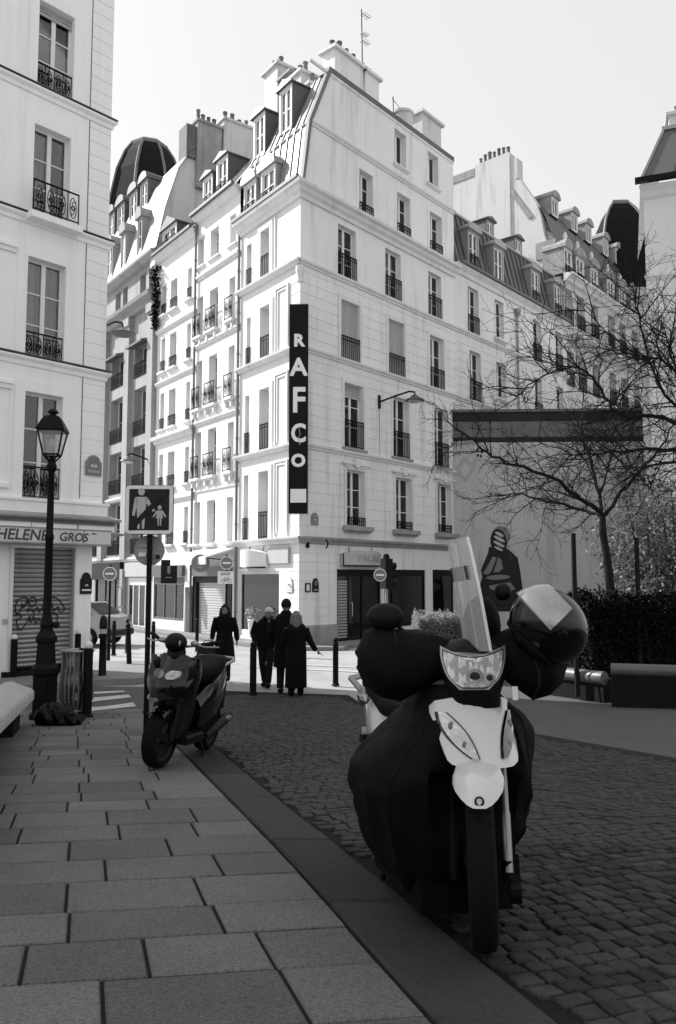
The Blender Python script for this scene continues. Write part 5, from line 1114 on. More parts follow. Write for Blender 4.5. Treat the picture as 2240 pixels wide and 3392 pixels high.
# ------------------------------------------------------------------ scooters
def patch(w, z, f, nu=14, th=.012, xc=None):
    # curved shell: half width w[i] and height z[i] per row, depth y = f(x, z)
    R = []
    for i in range(len(z)):
        c = xc[i] if xc else 0
        R.append([(c + w[i] * (-1 + 2 * k / nu)) for k in range(nu + 1)])
    fr = [[Vector((x, f(x, z[i]), z[i])) for x in R[i]] for i in range(len(z))]
    ring = [[p for p in r] + [p + Vector((0, th, 0)) for p in r[::-1]] for r in fr]
    return MB().rings(ring)
def interp(prof, t):
    for (a, *A), (b, *Bv) in zip(prof[:-1], prof[1:]):
        if t <= b: u = (t - a) / (b - a); return [p + (q - p) * u for p, q in zip(A, Bv)]
    return list(prof[-1][1:])
def wheel(T, c, R, wd, rim, M=None, spokes=5, m='silver_grey'):
    Mx = (M or Matrix()) @ Matrix.Translation(c) @ Matrix.Rotation(rad(90), 4, 'Y')
    pr = [(R * .72, -wd * .42), (R * .86, -wd * .5), (R * .95, -wd * .4), (R, -wd * .15), (R, wd * .15), (R * .95, wd * .4), (R * .86, wd * .5), (R * .72, wd * .42)]
    W_ = part('wheel', MB().rings([[Mx @ Vector((r * math.cos(2 * math.pi * j / 40), r * math.sin(2 * math.pi * j / 40), z)) for j in range(40)] for r, z in pr + [pr[0]]], cap=False), 'rubber', T, smooth=True)
    B = MB()
    for j in range(40):
        a = 2 * math.pi * j / 40
        for s in (-1, 1): B.add([Mx @ Vector((R * q * math.cos(a + b), R * q * math.sin(a + b), s * z)) for q, b, z in ((1.004, 0, wd * .02), (1.004, .05, wd * .02), (.965, .1, wd * .38), (.965, .05, wd * .38))], [(0, 1, 2, 3)])
    part('tread', B, 'rubber', W_)
    B = MB().rings([[Mx @ Vector((r * math.cos(2 * math.pi * j / 28), r * math.sin(2 * math.pi * j / 28), z)) for j in range(28)] for r, z in ((R * .74, -wd * .4), (R * .66, -wd * .3), (R * .66, wd * .3), (R * .74, wd * .4))], cap=False)
    for k in range(spokes):
        a = 2 * math.pi * k / spokes; B.tube([Mx @ Vector((0, 0, 0)), Mx @ Vector((R * .68 * math.cos(a), R * .68 * math.sin(a), 0))], [.03, .018], 6)
    B.tube([Mx @ Vector((0, 0, -wd * .6)), Mx @ Vector((0, 0, wd * .6))], .045, 10)
    part('rim', B, m, W_, smooth=True)
    return W_

T = thing('motor_scooter', 'white fronted scooter wearing a big black leg cover and bar muffs in the foreground', 'scooter', (.548, 3.0, gz(3.0) + .004))
T.rotation_euler = (-.078, 0, rad(11))
ST_ = Matrix.Translation((0, .05, 0)) @ Matrix.Rotation(rad(-20), 4, 'Z') @ Matrix.Translation((0, -.05, 0))
def stv(B):
    B.v = [tuple(ST_ @ Vector(q)) for q in B.v]; return B
def hpart(n, B, m, smooth=True): return part(n, stv(B), m, T, smooth=smooth)
wheel(T, (0, 0, .292), .292, .1, .2, ST_, m='black_fabric')
wheel(T, (0.02, 1.3, .3), .3, .12, .2)
for s in (-1, 1):
    part('fork_leg', stv(MB().lathe([(.016, 0), (.016, .2), (.0125, .21), (.0125, .5)], (0, 0, 0), 12, Matrix.Translation((s * .098, -.02, .27)) @ Matrix.Rotation(rad(-14), 4, 'X'))), 'silver_grey' if s > 0 else 'black_fabric', T, smooth=True)
    part('fork_foot', stv(MB().rings([[(s * .095 + .022 * math.cos(q), .03 * math.sin(q), z) for q in [k * math.pi / 6 for k in range(12)]] for z in (.24, .27, .31)])), 'black_fabric', T, smooth=True)
part('brake_caliper', stv(MB().lathe([(.05, -.02), (.05, .02)], (0, 0, 0), 14, Matrix.Translation((.12, .03, .2)) @ Matrix.Rotation(rad(90), 4, 'Y')).box(.1, .14, .05, .12, .2, .3)), 'black_plastic', T)
ff = lambda x, z: -.27 + x * x * 9 + max(0, z - .54) * .75 + max(0, z - .63) * 1.4
zz = [.538, .545, .56, .578, .598, .62, .645, .665, .68, .69]; ww = [.022, .042, .064, .082, .092, .09, .08, .07, .058, .04]
hpart('front_fender', patch(ww, zz, ff, 16, .01), 'scooter_white')
R = []
for k in range(7):
    a = rad(112 - 22 * k); R.append([Vector((.06 * math.sin(t), .315 * -math.cos(rad(68) + rad(22) * k), .3 + .315 * math.sin(rad(68) + rad(22) * k) - .04 * (1 - math.cos(t)))) for t in [rad(-80 + 16 * q) for q in range(11)]])
hpart('mudguard', MB().rings([r + [q + Vector((0, 0, -.008)) for q in r[::-1]] for r in R]), 'black_plastic')
part('fender_emblem', stv(MB().tube([(.014 * math.cos(q), ff(0, .557) - .004, .56 + .014 * math.sin(q)) for q in [k * math.pi / 6 for k in range(13)]], .004, 5)), 'sign_dark', T)
# white front shield with slanted light strips
CX = -.005
fs = lambda x, z: -.12 + (x - CX) ** 2 * 4.5 + (z - .66) * .45
zz = [.646, .655, .668, .69, .72, .76, .8, .83, .855, .875, .888]; ww = [.095, .128, .138, .143, .148, .154, .16, .165, .163, .146, .095]
part('front_shield', patch(ww, zz, fs, 18, .012, [CX] * 11), 'scooter_white', T, smooth=True)
for s in (-1, 1):
    zz2 = [.678 + .158 * k / 10 for k in range(11)]
    cx = [CX + s * (.056 + .08 * (k / 10) ** .85) for k in range(11)]; hw = [.004 + .026 * math.sin(math.pi * min(1, (k + .4) / 10.8)) ** .8 for k in range(11)]
    off = lambda d: (lambda x, z: fs(x, z) - d)
    part('lamp_rim', patch([h + .008 for h in hw], zz2, off(.004), 6, .01, cx), 'black_gloss', T, smooth=True)
    part('side_lamp', patch(hw, zz2, lambda x, z: fs(x, z) - .009 + .004 * math.sin(z * 130 + x * 90), 12, .003, cx), 'reflector', T, smooth=True)
    part('side_lens', patch([h + .001 for h in hw], zz2, off(.014), 6, .002, cx), 'lens', T, smooth=True)
    part('lamp_bulb', MB().ell((cx[7], fs(cx[7], zz2[7]) - .012, zz2[7]), (.012, .006, .016), 10, 6), 'sign_mid', T, smooth=True); part('lamp_bulb', MB().ell((cx[3], fs(cx[3], zz2[3]) - .012, zz2[3]), (.01, .005, .013), 8, 6), 'sign_mid', T, smooth=True)
# leg cover (apron), lofted with folds
prof = [(.13, .0, -.2, .2, .2, .7), (.2, .0, -.27, .24, .14, .74), (.27, .0, -.315, .265, .1, .78), (.33, .0, -.345, .31, .06, .82), (.42, .0, -.375, .335, .03, .84), (.52, .0, -.392, .35, .0, .84), (.6, .0, -.385, .355, -.02, .82), (.67, .0, -.335, .352, -.03, .8), (.75, .0, -.25, .34, -.03, .75), (.82, .0, -.19, .29, -.01, .64), (.88, .0, -.17, .2, .02, .5), (.93, 0, -.15, .15, .04, .42)]  # hem lowered to fill in the dark ground shade below
R = []
for i in range(40):
    z = .13 + .8 * i / 39; _, xl, xr, yf, yb = interp(prof, z); xr -= .035; xl -= .015; ring = []
    for j in range(72):
        a = 2 * math.pi * j / 72; ca, sa = math.cos(a), math.sin(a)
        e = 2 / 2.6; x = (xr if ca > 0 else -xl) * abs(ca) ** e * (1 if ca > 0 else -1); y = (yf + yb) / 2 + (yb - yf) / 2 * abs(sa) ** e * (1 if sa > 0 else -1)
        fo = (.5 - abs(noise.noise(Vector((x * 6 + z * 3, y * 6, z * 3.2 - x * 2))))) * .11 - .035 + (.06 * (.6 - z) * math.sin(a * 11 + 5 * noise.noise(Vector((x * 3, y * 3, 1)))) if z < .6 else 0) + .012 * noise.noise(Vector((x * 18, y * 18, z * 11))) - .012
        if y < .06 and abs(x + .03) < .17: y = max(y, .09 if z < .62 else .02)
        ring.append(Vector((x * (1 + fo * 1.5), y + (y - .42) * fo * .5, z + .02 * math.sin(a * 5) * (1 if i == 0 else 0))))
    R.append(ring)
part('leg_cover', MB().rings(R), 'black_fabric', T, smooth=True, ang=80)
part('cover_seam', MB().tube([tuple(R[i][44]) for i in range(2, 38)], .004, 4), 'black_plastic', T); part('cover_seam', MB().tube([tuple(R[i][62]) for i in range(2, 38)], .004, 4), 'black_plastic', T)
# rear body, seat, tail
part('under_shade_block', MB().bbox(-.2, .17, .18, .95, .07, .3, .03), 'black_fabric', T)  # added black block standing for the shade under the scooter
body = [(.5, .34, .1, .3), (.75, .3, .14, .52), (.95, .32, .165, .76), (1.2, .46, .16, .82), (1.45, .6, .12, .86), (1.62, .7, .06, .88)]
B = MB().rings([[(w * math.copysign(abs(math.cos(t)) ** .7, math.cos(t)), y, (z0 + z1) / 2 + (z1 - z0) / 2 * math.copysign(abs(math.sin(t)) ** .7, math.sin(t))) for t in [2 * math.pi * k / 18 for k in range(18)]] for y, z0, w, z1 in body])
part('tail_fairing', B, 'scooter_white', T, smooth=True)
B = MB().rings([[(w * math.copysign(abs(math.cos(t)) ** .6, math.cos(t)), y, z + h * math.copysign(abs(math.sin(t)) ** .6, math.sin(t))) for t in [2 * math.pi * k / 18 for k in range(18)]] for y, w, z, h in ((.55, .08, .76, .03), (.65, .14, .78, .05), (.95, .16, .79, .06), (1.1, .16, .84, .07), (1.4, .14, .88, .06), (1.5, .08, .88, .04))])
part('seat', B, 'black_fabric', T, smooth=True)
part('grab_handle', MB().tube([(-.16, 1.3, .84), (-.17, 1.55, .9), (0, 1.68, .92), (.17, 1.55, .9), (.16, 1.3, .84)], .018, 7), 'silver_grey', T, smooth=True)
part('engine', MB().box(-.12, .14, .8, 1.3, .2, .42), 'black_plastic', T); part('exhaust', MB().tube([(.15, 1.0, .3), (.17, 1.3, .33), (.17, 1.6, .38)], .05, 10), 'black_plastic', T, smooth=True)
part('foot_peg', MB().box(-.25, -.16, .92, .99, .62, .66), 'black_plastic', T); part('floor_board', MB().bbox(-.2, .2, .2, .75, .26, .32, .02), 'black_plastic', T)
part('indicator', MB().ell((-.155, 1.3, .82), (.035, .07, .05), 10, 6), 'lens', T, smooth=True)
for s in (-1, 1): part('stand_leg', MB().tube([(s * .1, .82, .24), (s * .15, .86, .08), (s * .17, .9, .01)], .016, 6), 'iron', T)
part('rear_fender', MB().box(-.07, .07, 1.5, 1.62, .35, .7), 'black_plastic', T); part('number_plate', MB().box(-.09, .09, 1.64, 1.65, .5, .62), 'letter_white', T)
# handlebar group (steered)
hpart('steering_cover', MB().rings([[(w * math.copysign(abs(math.cos(t)) ** .75, math.cos(t)), yc + d * math.sin(t), z) for t in [2 * math.pi * k / 20 for k in range(20)]] for z, w, yc, d in ((.85, .1, .06, .09), (.9, .1, .05, .1), (.96, .12, .05, .105), (1.02, .145, .08, .11), (1.07, .15, .11, .1), (1.1, .12, .13, .08), (1.11, .05, .14, .04))]), 'black_plastic')
fh = lambda x, z: -.07 + x * x * 3.2 + (z - .99) * .5
zz = [.932 + .105 * k / 9 for k in range(10)]; ww = [.042, .064, .077, .087, .095, .101, .106, .11, .112, .111]
cv = lambda d: (lambda x, z: fh(x, z) - d)
sh = lambda B: setattr(B, 'v', [(x, y, z + (x * x) * 2.4 * max(0, (z - .96) / .08)) for x, y, z in B.v]) or B
hpart('headlight_rim', sh(patch([w + .012 + .006 * 0 for w in ww], [zz[0] - .01] + zz[1:-1] + [zz[-1] + .008], cv(.0), 16, .03)), 'silver_grey')
hpart('headlight_bezel', sh(patch([w + .004 for w in ww], [zz[0] - .003] + zz[1:-1] + [zz[-1] + .003], cv(.005), 16, .004)), 'black_gloss')
hpart('headlight_reflector', sh(patch(ww, zz, lambda x, z: fh(x, z) - .01 + .004 * math.sin(x * 150) + .004 * math.sin(z * 110 + x * 40), 40, .002)), 'reflector')
hpart('headlight_inner', MB().lathe([(.034, 0), (.03, .004)], (0, 0, 0), 18, Matrix.Translation((.004, fh(0, .968) - .012, .968)) @ Matrix.Rotation(rad(65), 4, 'X')).lathe([(.022, 0), (.02, .004)], (0, 0, 0), 18, Matrix.Translation((.056, fh(.056, .96) - .012, .962)) @ Matrix.Rotation(rad(65), 4, 'X')), 'sign_mid')
for bx_, bz_, br_ in ((.004, .967, .02), (.056, .962, .014)): hpart('headlight_bulb', MB().ell((bx_, fh(bx_, bz_) - .015, bz_), (br_, .008, br_), 12, 8), 'sign_dark')
hpart('headlight_lens', sh(patch([w + .001 for w in ww], zz, cv(.018), 16, .002)), 'lens')
hpart('handlebar', MB().tube([(-.36, .14, 1.05), (-.15, .09, 1.05), (.15, .09, 1.05), (.36, .14, 1.05)], .014, 8), 'iron')
for s in (-1, 1):
    rings_ = []
    for k, (u, ry, rz, dz, dy) in enumerate(((.06, .05, .05, .0, 0), (.12, .075, .085, -.01, .0), (.2, .1, .12, -.02, .0), (.28, .115, .14, -.025, .01), (.35, .11, .138, -.02, .02), (.4, .085, .11, -.01, .03), (.425, .03, .04, 0, .03))):
        u = u * (.84 if s > 0 else 1.08)
        rings_.append([Vector((s * (u + .01 * math.sin(t * 3 + k)), .1 + dy + ry * math.cos(t) * (1 + .07 * math.sin(4 * t + k * 1.7)), 1.045 + dz + (.03 * (.4 - u) if s > 0 else 0) + rz * math.sin(t) * (1 + .07 * math.sin(3 * t + k * 2) + .04 * math.sin(7 * t)))) for t in [2 * math.pi * j / 32 for j in range(32)]])
    mf = hpart('bar_muff', MB().rings(rings_), 'black_fabric')
    part('muff_piping', stv(MB().tube([tuple(q) for q in rings_[3]] + [tuple(rings_[3][0])], .004, 4)), 'black_plastic' if s < 0 else 'sign_dark', mf)
    hpart('mirror_stem', MB().tube([(s * .2, .1, 1.07), (s * .28, .09, 1.15), (s * (.33 if s < 0 else .2), .08, 1.22)], .011, 6), 'iron')
hpart('mirror_head', MB().ell((-.34, .07, 1.2), (.075, .04, .055), 16, 10), 'black_plastic')
hpart('mirror_head', MB().ell((.13, .1, 1.29), (.035, .025, .035), 12, 8), 'black_plastic')
hpart('muff_tag', MB().box(.14, .16, -.035, -.03, .88, .93), 'letter_white', False)
part('instrument_cover', MB().ell((.07, .12, 1.16), (.075, .08, .12), 16, 10), 'black_fabric', T, smooth=True)
# windscreen: a curved clear sheet seen almost edge-on
WS = []
Mw = Matrix.Translation((.0, .1, 1.06)) @ Matrix.Rotation(rad(84), 4, 'Z')
for i in range(9):
    v = i / 8; z = .44 * v; hw = .15 - .045 * v ** 3
    WS.append([Mw @ Vector((hw * (-1 + 2 * k / 10), -.05 * ((-1 + 2 * k / 10) ** 2) + .06 * v + .0, z)) for k in range(11)])
Wn = Mw.to_3x3() @ Vector((0, .006, 0))
part('windscreen', MB().rings([r + [q + Wn for q in r[::-1]] for r in WS]), 'screen_plastic', T, smooth=True)
for k in (0, 2, 5, 10): part('windscreen_glint_strip', MB().tube([tuple(r[k]) for r in WS], .006 if k in (0, 10) else .004, 5), 'letter_white' if k in (0, 10) else 'paint_grey', T)  # pale strips stand for bright refraction along the clear sheet
part('windscreen_refraction', MB().quad(*[tuple(q + Wn * 1.6) for q in (WS[5][1], WS[5][6], WS[6][6], WS[6][1])]).quad(*[tuple(q - Wn * .6) for q in (WS[5][1], WS[5][6], WS[6][6], WS[6][1])]), 'sign_dark', T)  # dark patch stands for a window frame refracted through the sheet
# helmet perched on the right bar muff
HM = thing('helmet', 'glossy black helmet with raised clear visor resting on the scooter bar', 'helmet', (.548 + .24, 3.05, gz(3.0) + 1.17))
Zh = Vector((.7, -.2, .68)).normalized(); Xh = Vector((.74, .36, -.56)); Xh = (Xh - Zh * Xh.dot(Zh)).normalized(); Yh = Zh.cross(Xh)
HM.rotation_euler = Matrix((Xh, Yh, Zh)).transposed().to_euler()
part('shell', MB().ell((.02, 0, 0), (.165, .13, .138), 28, 18), 'black_gloss', HM, smooth=True)
vis = []
for i in range(9):
    el = rad(2 + 46 * i / 8)
    vis.append([Vector((.02 - .18 * math.cos(el) * math.cos(t), -.142 * math.cos(el) * math.sin(t) , .153 * math.sin(el))) for t in [rad(-66 + 132 * k / 14) for k in range(15)]])
part('visor', MB().rings([r + [q * .97 for q in r[::-1]] for r in vis]), 'visor', HM, smooth=True)
part('visor_rim', MB().tube([tuple(q) for q in vis[0]], .004, 5), 'silver_grey', HM)
part('visor_pivot', MB().lathe([(.02, 0), (.016, .012)], (0, 0, 0), 12, Matrix.Translation((-.0, -.126, .02)) @ Matrix.Rotation(rad(90), 4, 'X')), 'black_plastic', HM)
part('neck_trim', MB().tube([(.02 + .11 * math.cos(a), .098 * math.sin(a), -.095) for a in [k * math.pi / 10 for k in range(21)]], .015, 6), 'black_fabric', HM, smooth=True)

# second scooter, black and sporty
T = thing('motor_scooter', 'black sporty scooter with twin headlights parked on the kerb stones', 'scooter', (-1.6, 7.2, gz(7.2) + .004))
T.rotation_euler = (-.078, rad(6), rad(-10))
ST_ = Matrix.Translation((0, .12, 0)) @ Matrix.Rotation(rad(-4), 4, 'Z') @ Matrix.Translation((0, -.12, 0))
wheel(T, (0, 0, .255), .255, .14, .15, ST_, m='sign_dark'); wheel(T, (0, 1.24, .255), .255, .15, .15, m='sign_dark')
for s in (-1, 1): hpart('fork_leg', MB().tube([(s * .1, 0, .25), (s * .1, .1, .62)], .026, 8), 'black_plastic')
R = []
for i in range(9):
    a = rad(125 - i * 11); R.append([Vector((.085 * math.sin(t), .29 * math.cos(a), .26 + .29 * math.sin(a) - .05 * (1 - math.cos(t)))) for t in [rad(-90 + 20 * k) for k in range(10)]])
hpart('front_fender', MB().rings([r + [q + Vector((0, .008, -.008)) for q in r[::-1]] for r in R]), 'black_gloss')
f2 = lambda x, z: -.2 + x * x * 3.6 + abs(z - .76) * .45 + (z - .7) * .35
zz = [.6, .64, .69, .74, .79, .84, .89, .93, .97, 1.0]; ww = [.06, .12, .17, .2, .215, .215, .205, .185, .155, .11]
part('front_shield', patch(ww, zz, f2, 18), 'black_gloss', T, smooth=True)
for s in (-1, 1):
    z3 = [.785 + .075 * k / 6 for k in range(7)]; hw = [.02, .042, .054, .058, .056, .05, .036]; cx = [s * (.055 + .012 * k / 6 * 2) for k in range(7)]
    g = (lambda d: (lambda x, z: f2(x, z) - d))
    part('headlight', patch([q * .85 for q in hw], z3, lambda x, z: f2(x, z) - .006 + .004 * math.sin(x * 160) + .003 * math.sin(z * 170), 16, .002, cx), 'reflector', T, smooth=True); part('headlight_lens', patch([h + .003 for h in hw], z3, g(.014), 8, .002, cx), 'lens', T, smooth=True)
    part('headlight_bulb', MB().ell((s * .065, f2(.065, .82) - .009, .82), (.007, .005, .007), 8, 6), 'sign_mid', T, smooth=True)
    part('side_panel', MB().rings([[(s * w, y, z - h), (s * (w + .02), y, z), (s * w, y, z + h), (s * (w - .05), y, z)] for y, w, z, h in ((-.05, .17, .84, .1), (.05, .215, .85, .13), (.15, .22, .84, .13), (.25, .19, .8, .1))]), 'black_gloss', T, smooth=True)
part('beak', MB().rings([[(-w, y, z), (0, y - .04, z - .02), (w, y, z), (0, y + .04, z + .03)] for w, y, z in ((.13, -.13, .63), (.08, -.27, .62), (.02, -.34, .6))]), 'black_gloss', T, smooth=True)
part('leg_shield', patch([.12, .17, .18, .18, .19, .2, .17], [.26, .36, .5, .62, .74, .88, .98], lambda x, z: .12 + x * x * 1.5 - abs(z - .6) * .12, 12, .1), 'black_plastic', T, smooth=True)
part('floor_board', MB().bbox(-.19, .19, .15, .62, .2, .28, .02), 'black_plastic', T)
body = [(.5, .26, .16, .6), (.7, .28, .2, .74), (.95, .34, .2, .8), (1.15, .46, .17, .86), (1.32, .62, .12, .9), (1.42, .74, .05, .92)]
part('rear_body', MB().rings([[(w * math.copysign(abs(math.cos(t)) ** .7, math.cos(t)), y, (z0 + z1) / 2 + (z1 - z0) / 2 * math.copysign(abs(math.sin(t)) ** .7, math.sin(t))) for t in [2 * math.pi * k / 18 for k in range(18)]] for y, z0, w, z1 in body]), 'black_gloss', T, smooth=True)
part('seat', MB().rings([[(w * math.copysign(abs(math.cos(t)) ** .6, math.cos(t)), y, z + h * math.copysign(abs(math.sin(t)) ** .6, math.sin(t))) for t in [2 * math.pi * k / 18 for k in range(18)]] for y, w, z, h in ((.48, .09, .78, .04), (.58, .16, .8, .08), (.85, .18, .82, .09), (1.0, .17, .88, .09), (1.25, .13, .92, .06), (1.34, .06, .92, .03))]), 'black_fabric', T, smooth=True)
part('grab_handle', MB().tube([(.13, 1.15, .88), (.19, 1.27, .94), (.13, 1.44, .95), (-.13, 1.44, .95), (-.19, 1.27, .94), (-.13, 1.15, .88)], .018, 7), 'silver_grey', T, smooth=True)
part('tail_lamp', MB().box(-.07, .07, 1.4, 1.44, .78, .88), 'sign_mid', T); part('rear_fender', MB().box(-.09, .09, 1.38, 1.46, .42, .74), 'black_plastic', T); part('number_plate', MB().box(-.08, .08, 1.465, 1.475, .44, .6), 'letter_white', T)
part('engine', MB().box(-.16, .1, .75, 1.25, .16, .4), 'black_plastic', T); part('exhaust', MB().tube([(.13, .85, .2), (.17, 1.05, .28), (.18, 1.36, .36)], [.03, .05, .055], 10), 'sign_dark', T, smooth=True)
part('heat_shield', MB().ell((.22, 1.26, .35), (.02, .1, .03), 10, 6), 'silver_grey', T, smooth=True)
for s in (-1, 1): part('stand_leg', MB().tube([(s * .1, .72, .2), (s * .15, .76, .08), (s * .17, .72, .01), (s * .2, .66, .01)], .017, 6), 'iron', T)
hpart('handlebar', MB().tube([(-.33, .24, 1.14), (-.2, .14, 1.1), (0, .1, 1.06), (.2, .14, 1.1), (.33, .24, 1.14)], .013, 8), 'silver_grey')
for s in (-1, 1):
    hpart('grip', MB().tube([(s * .2, .14, 1.1), (s * .36, .265, 1.15)], .019, 8), 'rubber'); hpart('brake_lever', MB().tube([(s * .18, .1, 1.1), (s * .26, .1, 1.09), (s * .36, .19, 1.1)], .008, 5), 'silver_grey')
    hpart('brake_reservoir', MB().ell((s * .16, .1, 1.11), (.045, .03, .028), 10, 6), 'silver_grey')
hpart('instrument_cowl', MB().ell((0, .04, 1.1), (.1, .11, .09), 18, 10, z0=-.7), 'black_plastic'); hpart('steering_neck', MB().lathe([(.09, .95), (.085, 1.02), (.07, 1.08)], (0, .08, 0), 14), 'black_plastic')
hpart('cowl_mark', MB().ell((.06, -.03, 1.1), (.02, .012, .03), 8, 6), 'silver_grey')
# ------------------------------------------------------------------ people
def fuse(name, B, m, parent, vox=.012, smooth=True, it=2):
    me = B.mesh(name, m); o = link(name, me, parent)
    r = o.modifiers.new('fuse', 'REMESH'); r.mode = 'VOXEL'; r.voxel_size = vox; r.use_smooth_shade = True
    s = o.modifiers.new('soften', 'SMOOTH'); s.factor = .5; s.iterations = it
    return o
def loft(B, secs, n=20):                                   # secs: (z, cx, cy, rx, ry)
    return B.rings([[(cx + rx * math.cos(2 * math.pi * j / n), cy + ry * math.sin(2 * math.pi * j / n), z) for j in range(n)] for z, cx, cy, rx, ry in secs])
def hand(B, w, d, s, sc=1., curl=.5):
    # palm and five fingers hanging from the wrist along d
    d = Vector(d).normalized(); side = Vector((0, 1, 0)) if abs(d.y) < .8 else Vector((1, 0, 0)); side = (side - d * side.dot(d)).normalized(); nrm = d.cross(side).normalized() * -s
    w = Vector(w); B.ell(w + d * .045 * sc, (.024 * sc, .04 * sc, .05 * sc), 10, 8)
    for k, l in enumerate((.07, .078, .073, .058)):
        b = w + d * .085 * sc + side * (-.03 + .02 * k) * sc
        B.tube([b - d * .02, b + d * l * .5 * sc + nrm * .008, b + d * l * sc * .95 + nrm * .03 * curl], [.0095 * sc, .009 * sc, .008 * sc], 6)
    b = w + d * .03 * sc - side * .03 * sc; B.tube([b, b + d * .03 * sc - side * .025 * sc, b + d * .06 * sc - side * .03 * sc + nrm * .01], [.011 * sc, .01 * sc, .009 * sc], 6)
def head(B, c, s=1., face=-1):
    c = Vector(c); f = face
    B.ell(c, (.075 * s, .095 * s, .115 * s), 18, 12); B.ell(c + Vector((0, f * .02, -.055)) * s, (.055 * s, .07 * s, .065 * s), 14, 8)
    B.tube([c + Vector((0, f * .092, .01)) * s, c + Vector((0, f * .115, -.025)) * s, c + Vector((0, f * .09, -.035)) * s], [.01 * s, .014 * s, .008 * s], 6)
    for e in (-1, 1): B.ell(c + Vector((e * .078, .005, -.01)) * s, (.012 * s, .022 * s, .03 * s), 8, 6)
    B.tube([c + Vector((-.025, f * .088, -.062)) * s, c + Vector((.025, f * .088, -.062)) * s], .007 * s, 5)
    B.tube([c + Vector((0, .012, -.08)) * s, c + Vector((0, .02, -.2)) * s], [.05 * s, .055 * s], 10)
def eyes(T, c, s=1., face=-1):
    for e in (-1, 1): part('eye', MB().ell(Vector(c) + Vector((e * .03, face * .083, .012)) * s, (.012 * s, .008 * s, .008 * s), 8, 6), 'hair_dark', T, smooth=True)
    for e in (-1, 1): part('eyebrow', MB().tube([Vector(c) + Vector((e * .015, face * .094, .034)) * s, Vector(c) + Vector((e * .045, face * .082, .036)) * s], .005, 4), 'hair_dark', T)
def person(label, x, y, rz=0., group=None): return thing('person', label, 'person', (x, y, -2.2), rz, group)
# woman in a long black coat walking towards us with a handbag
T = person('long haired woman in a knee length black coat walking towards the camera', -2.47, 17.5, rad(4))
B = MB(); head(B, (0, -.01, 1.53), .95); loft(B, [(.82, 0, 0, .15, .1), (.95, 0, 0, .16, .11), (1.1, 0, 0, .12, .09), (1.3, 0, 0, .16, .1), (1.4, 0, 0, .14, .08), (1.45, 0, 0, .06, .06)])
for s, yk, yf in ((-1, -.12, -.16), (1, .06, .14)):
    B.tube([(s * .08, 0, .9), (s * .08, yk, .48), (s * .075, yf, .08)], [.085, .055, .038], 10); B.ell((s * .075, yf - .05, .04), (.04, .11, .04), 10, 6)
B.tube([(-.17, 0, 1.38), (-.23, .03, 1.12), (-.26, -.06, .9)], [.05, .04, .028], 8); hand(B, (-.26, -.06, .9), (-.05, -.05, -1), -1); B.tube([(.17, 0, 1.38), (.23, .03, 1.1), (.26, .1, .86)], [.05, .04, .028], 8); hand(B, (.26, .1, .86), (.1, .05, -1), 1)
fuse('body', B, 'skin', T, .011); eyes(T, (0, -.01, 1.53), .95)
B = MB(); loft(B, [(.46, 0, 0, .24, .17), (.6, 0, 0, .225, .165), (.85, 0, 0, .2, .15), (1.05, 0, 0, .165, .125), (1.25, 0, 0, .195, .135), (1.37, 0, 0, .19, .115), (1.44, 0, 0, .1, .085), (1.47, 0, .0, .085, .085)], 24)
B.tube([(-.17, 0, 1.37), (-.245, .03, 1.12), (-.265, -.055, .92)], [.075, .065, .05], 10); B.tube([(.17, 0, 1.37), (.245, .03, 1.1), (.27, .1, .88)], [.075, .065, .05], 10)
fuse('coat', B, 'coat_black', T, .014)
B = MB()
for s, yk, yf in ((-1, -.12, -.16), (1, .06, .14)): B.tube([(s * .08, 0, .85), (s * .08, yk, .48), (s * .075, yf, .1)], [.095, .065, .05], 10)
fuse('trousers', B, 'cloth_dark', T, .014)
for s, yf in ((-1, -.16), (1, .14)): part('shoe', MB().ell((s * .075, yf - .055, .05), (.05, .125, .055), 12, 8).lathe([(.05, .05), (.055, .16)], (s * .075, yf, 0), 10), 'coat_black', T, smooth=True)
B = MB(); B.ell((0, .015, 1.56), (.088, .1, .115), 16, 10)
for k in range(26):
    a = rad(-20 + 220 * k / 25); B.tube([(.08 * math.cos(a), .03 + .09 * math.sin(a), 1.58), (.1 * math.cos(a), .03 + .1 * math.sin(a), 1.44), (.11 * math.cos(a), .02 + .1 * math.sin(a), 1.24 + .05 * math.sin(k * 3))], [.03, .03, .014], 6)
part('hair', B, 'hair_dark', T, smooth=True)
HB = thing('handbag', 'dark handbag hanging from the hand of the walking woman', 'handbag', (-2.47 - .38, 17.42, -2.2 + .52), rad(10))
part('bag_body', MB().rings([[(-w, -d, z), (w, -d, z), (w, d, z), (-w, d, z)] for z, w, d in ((0, .2, .07), (.02, .22, .085), (.22, .18, .06), (.27, .15, .03))]), 'shop_dark', HB); part('bag_handle', MB().tube([(-.1, 0, .26), (-.04, 0, .36), (.08, .0, .38), (.1, 0, .26)], .012, 6), 'shop_dark', HB)
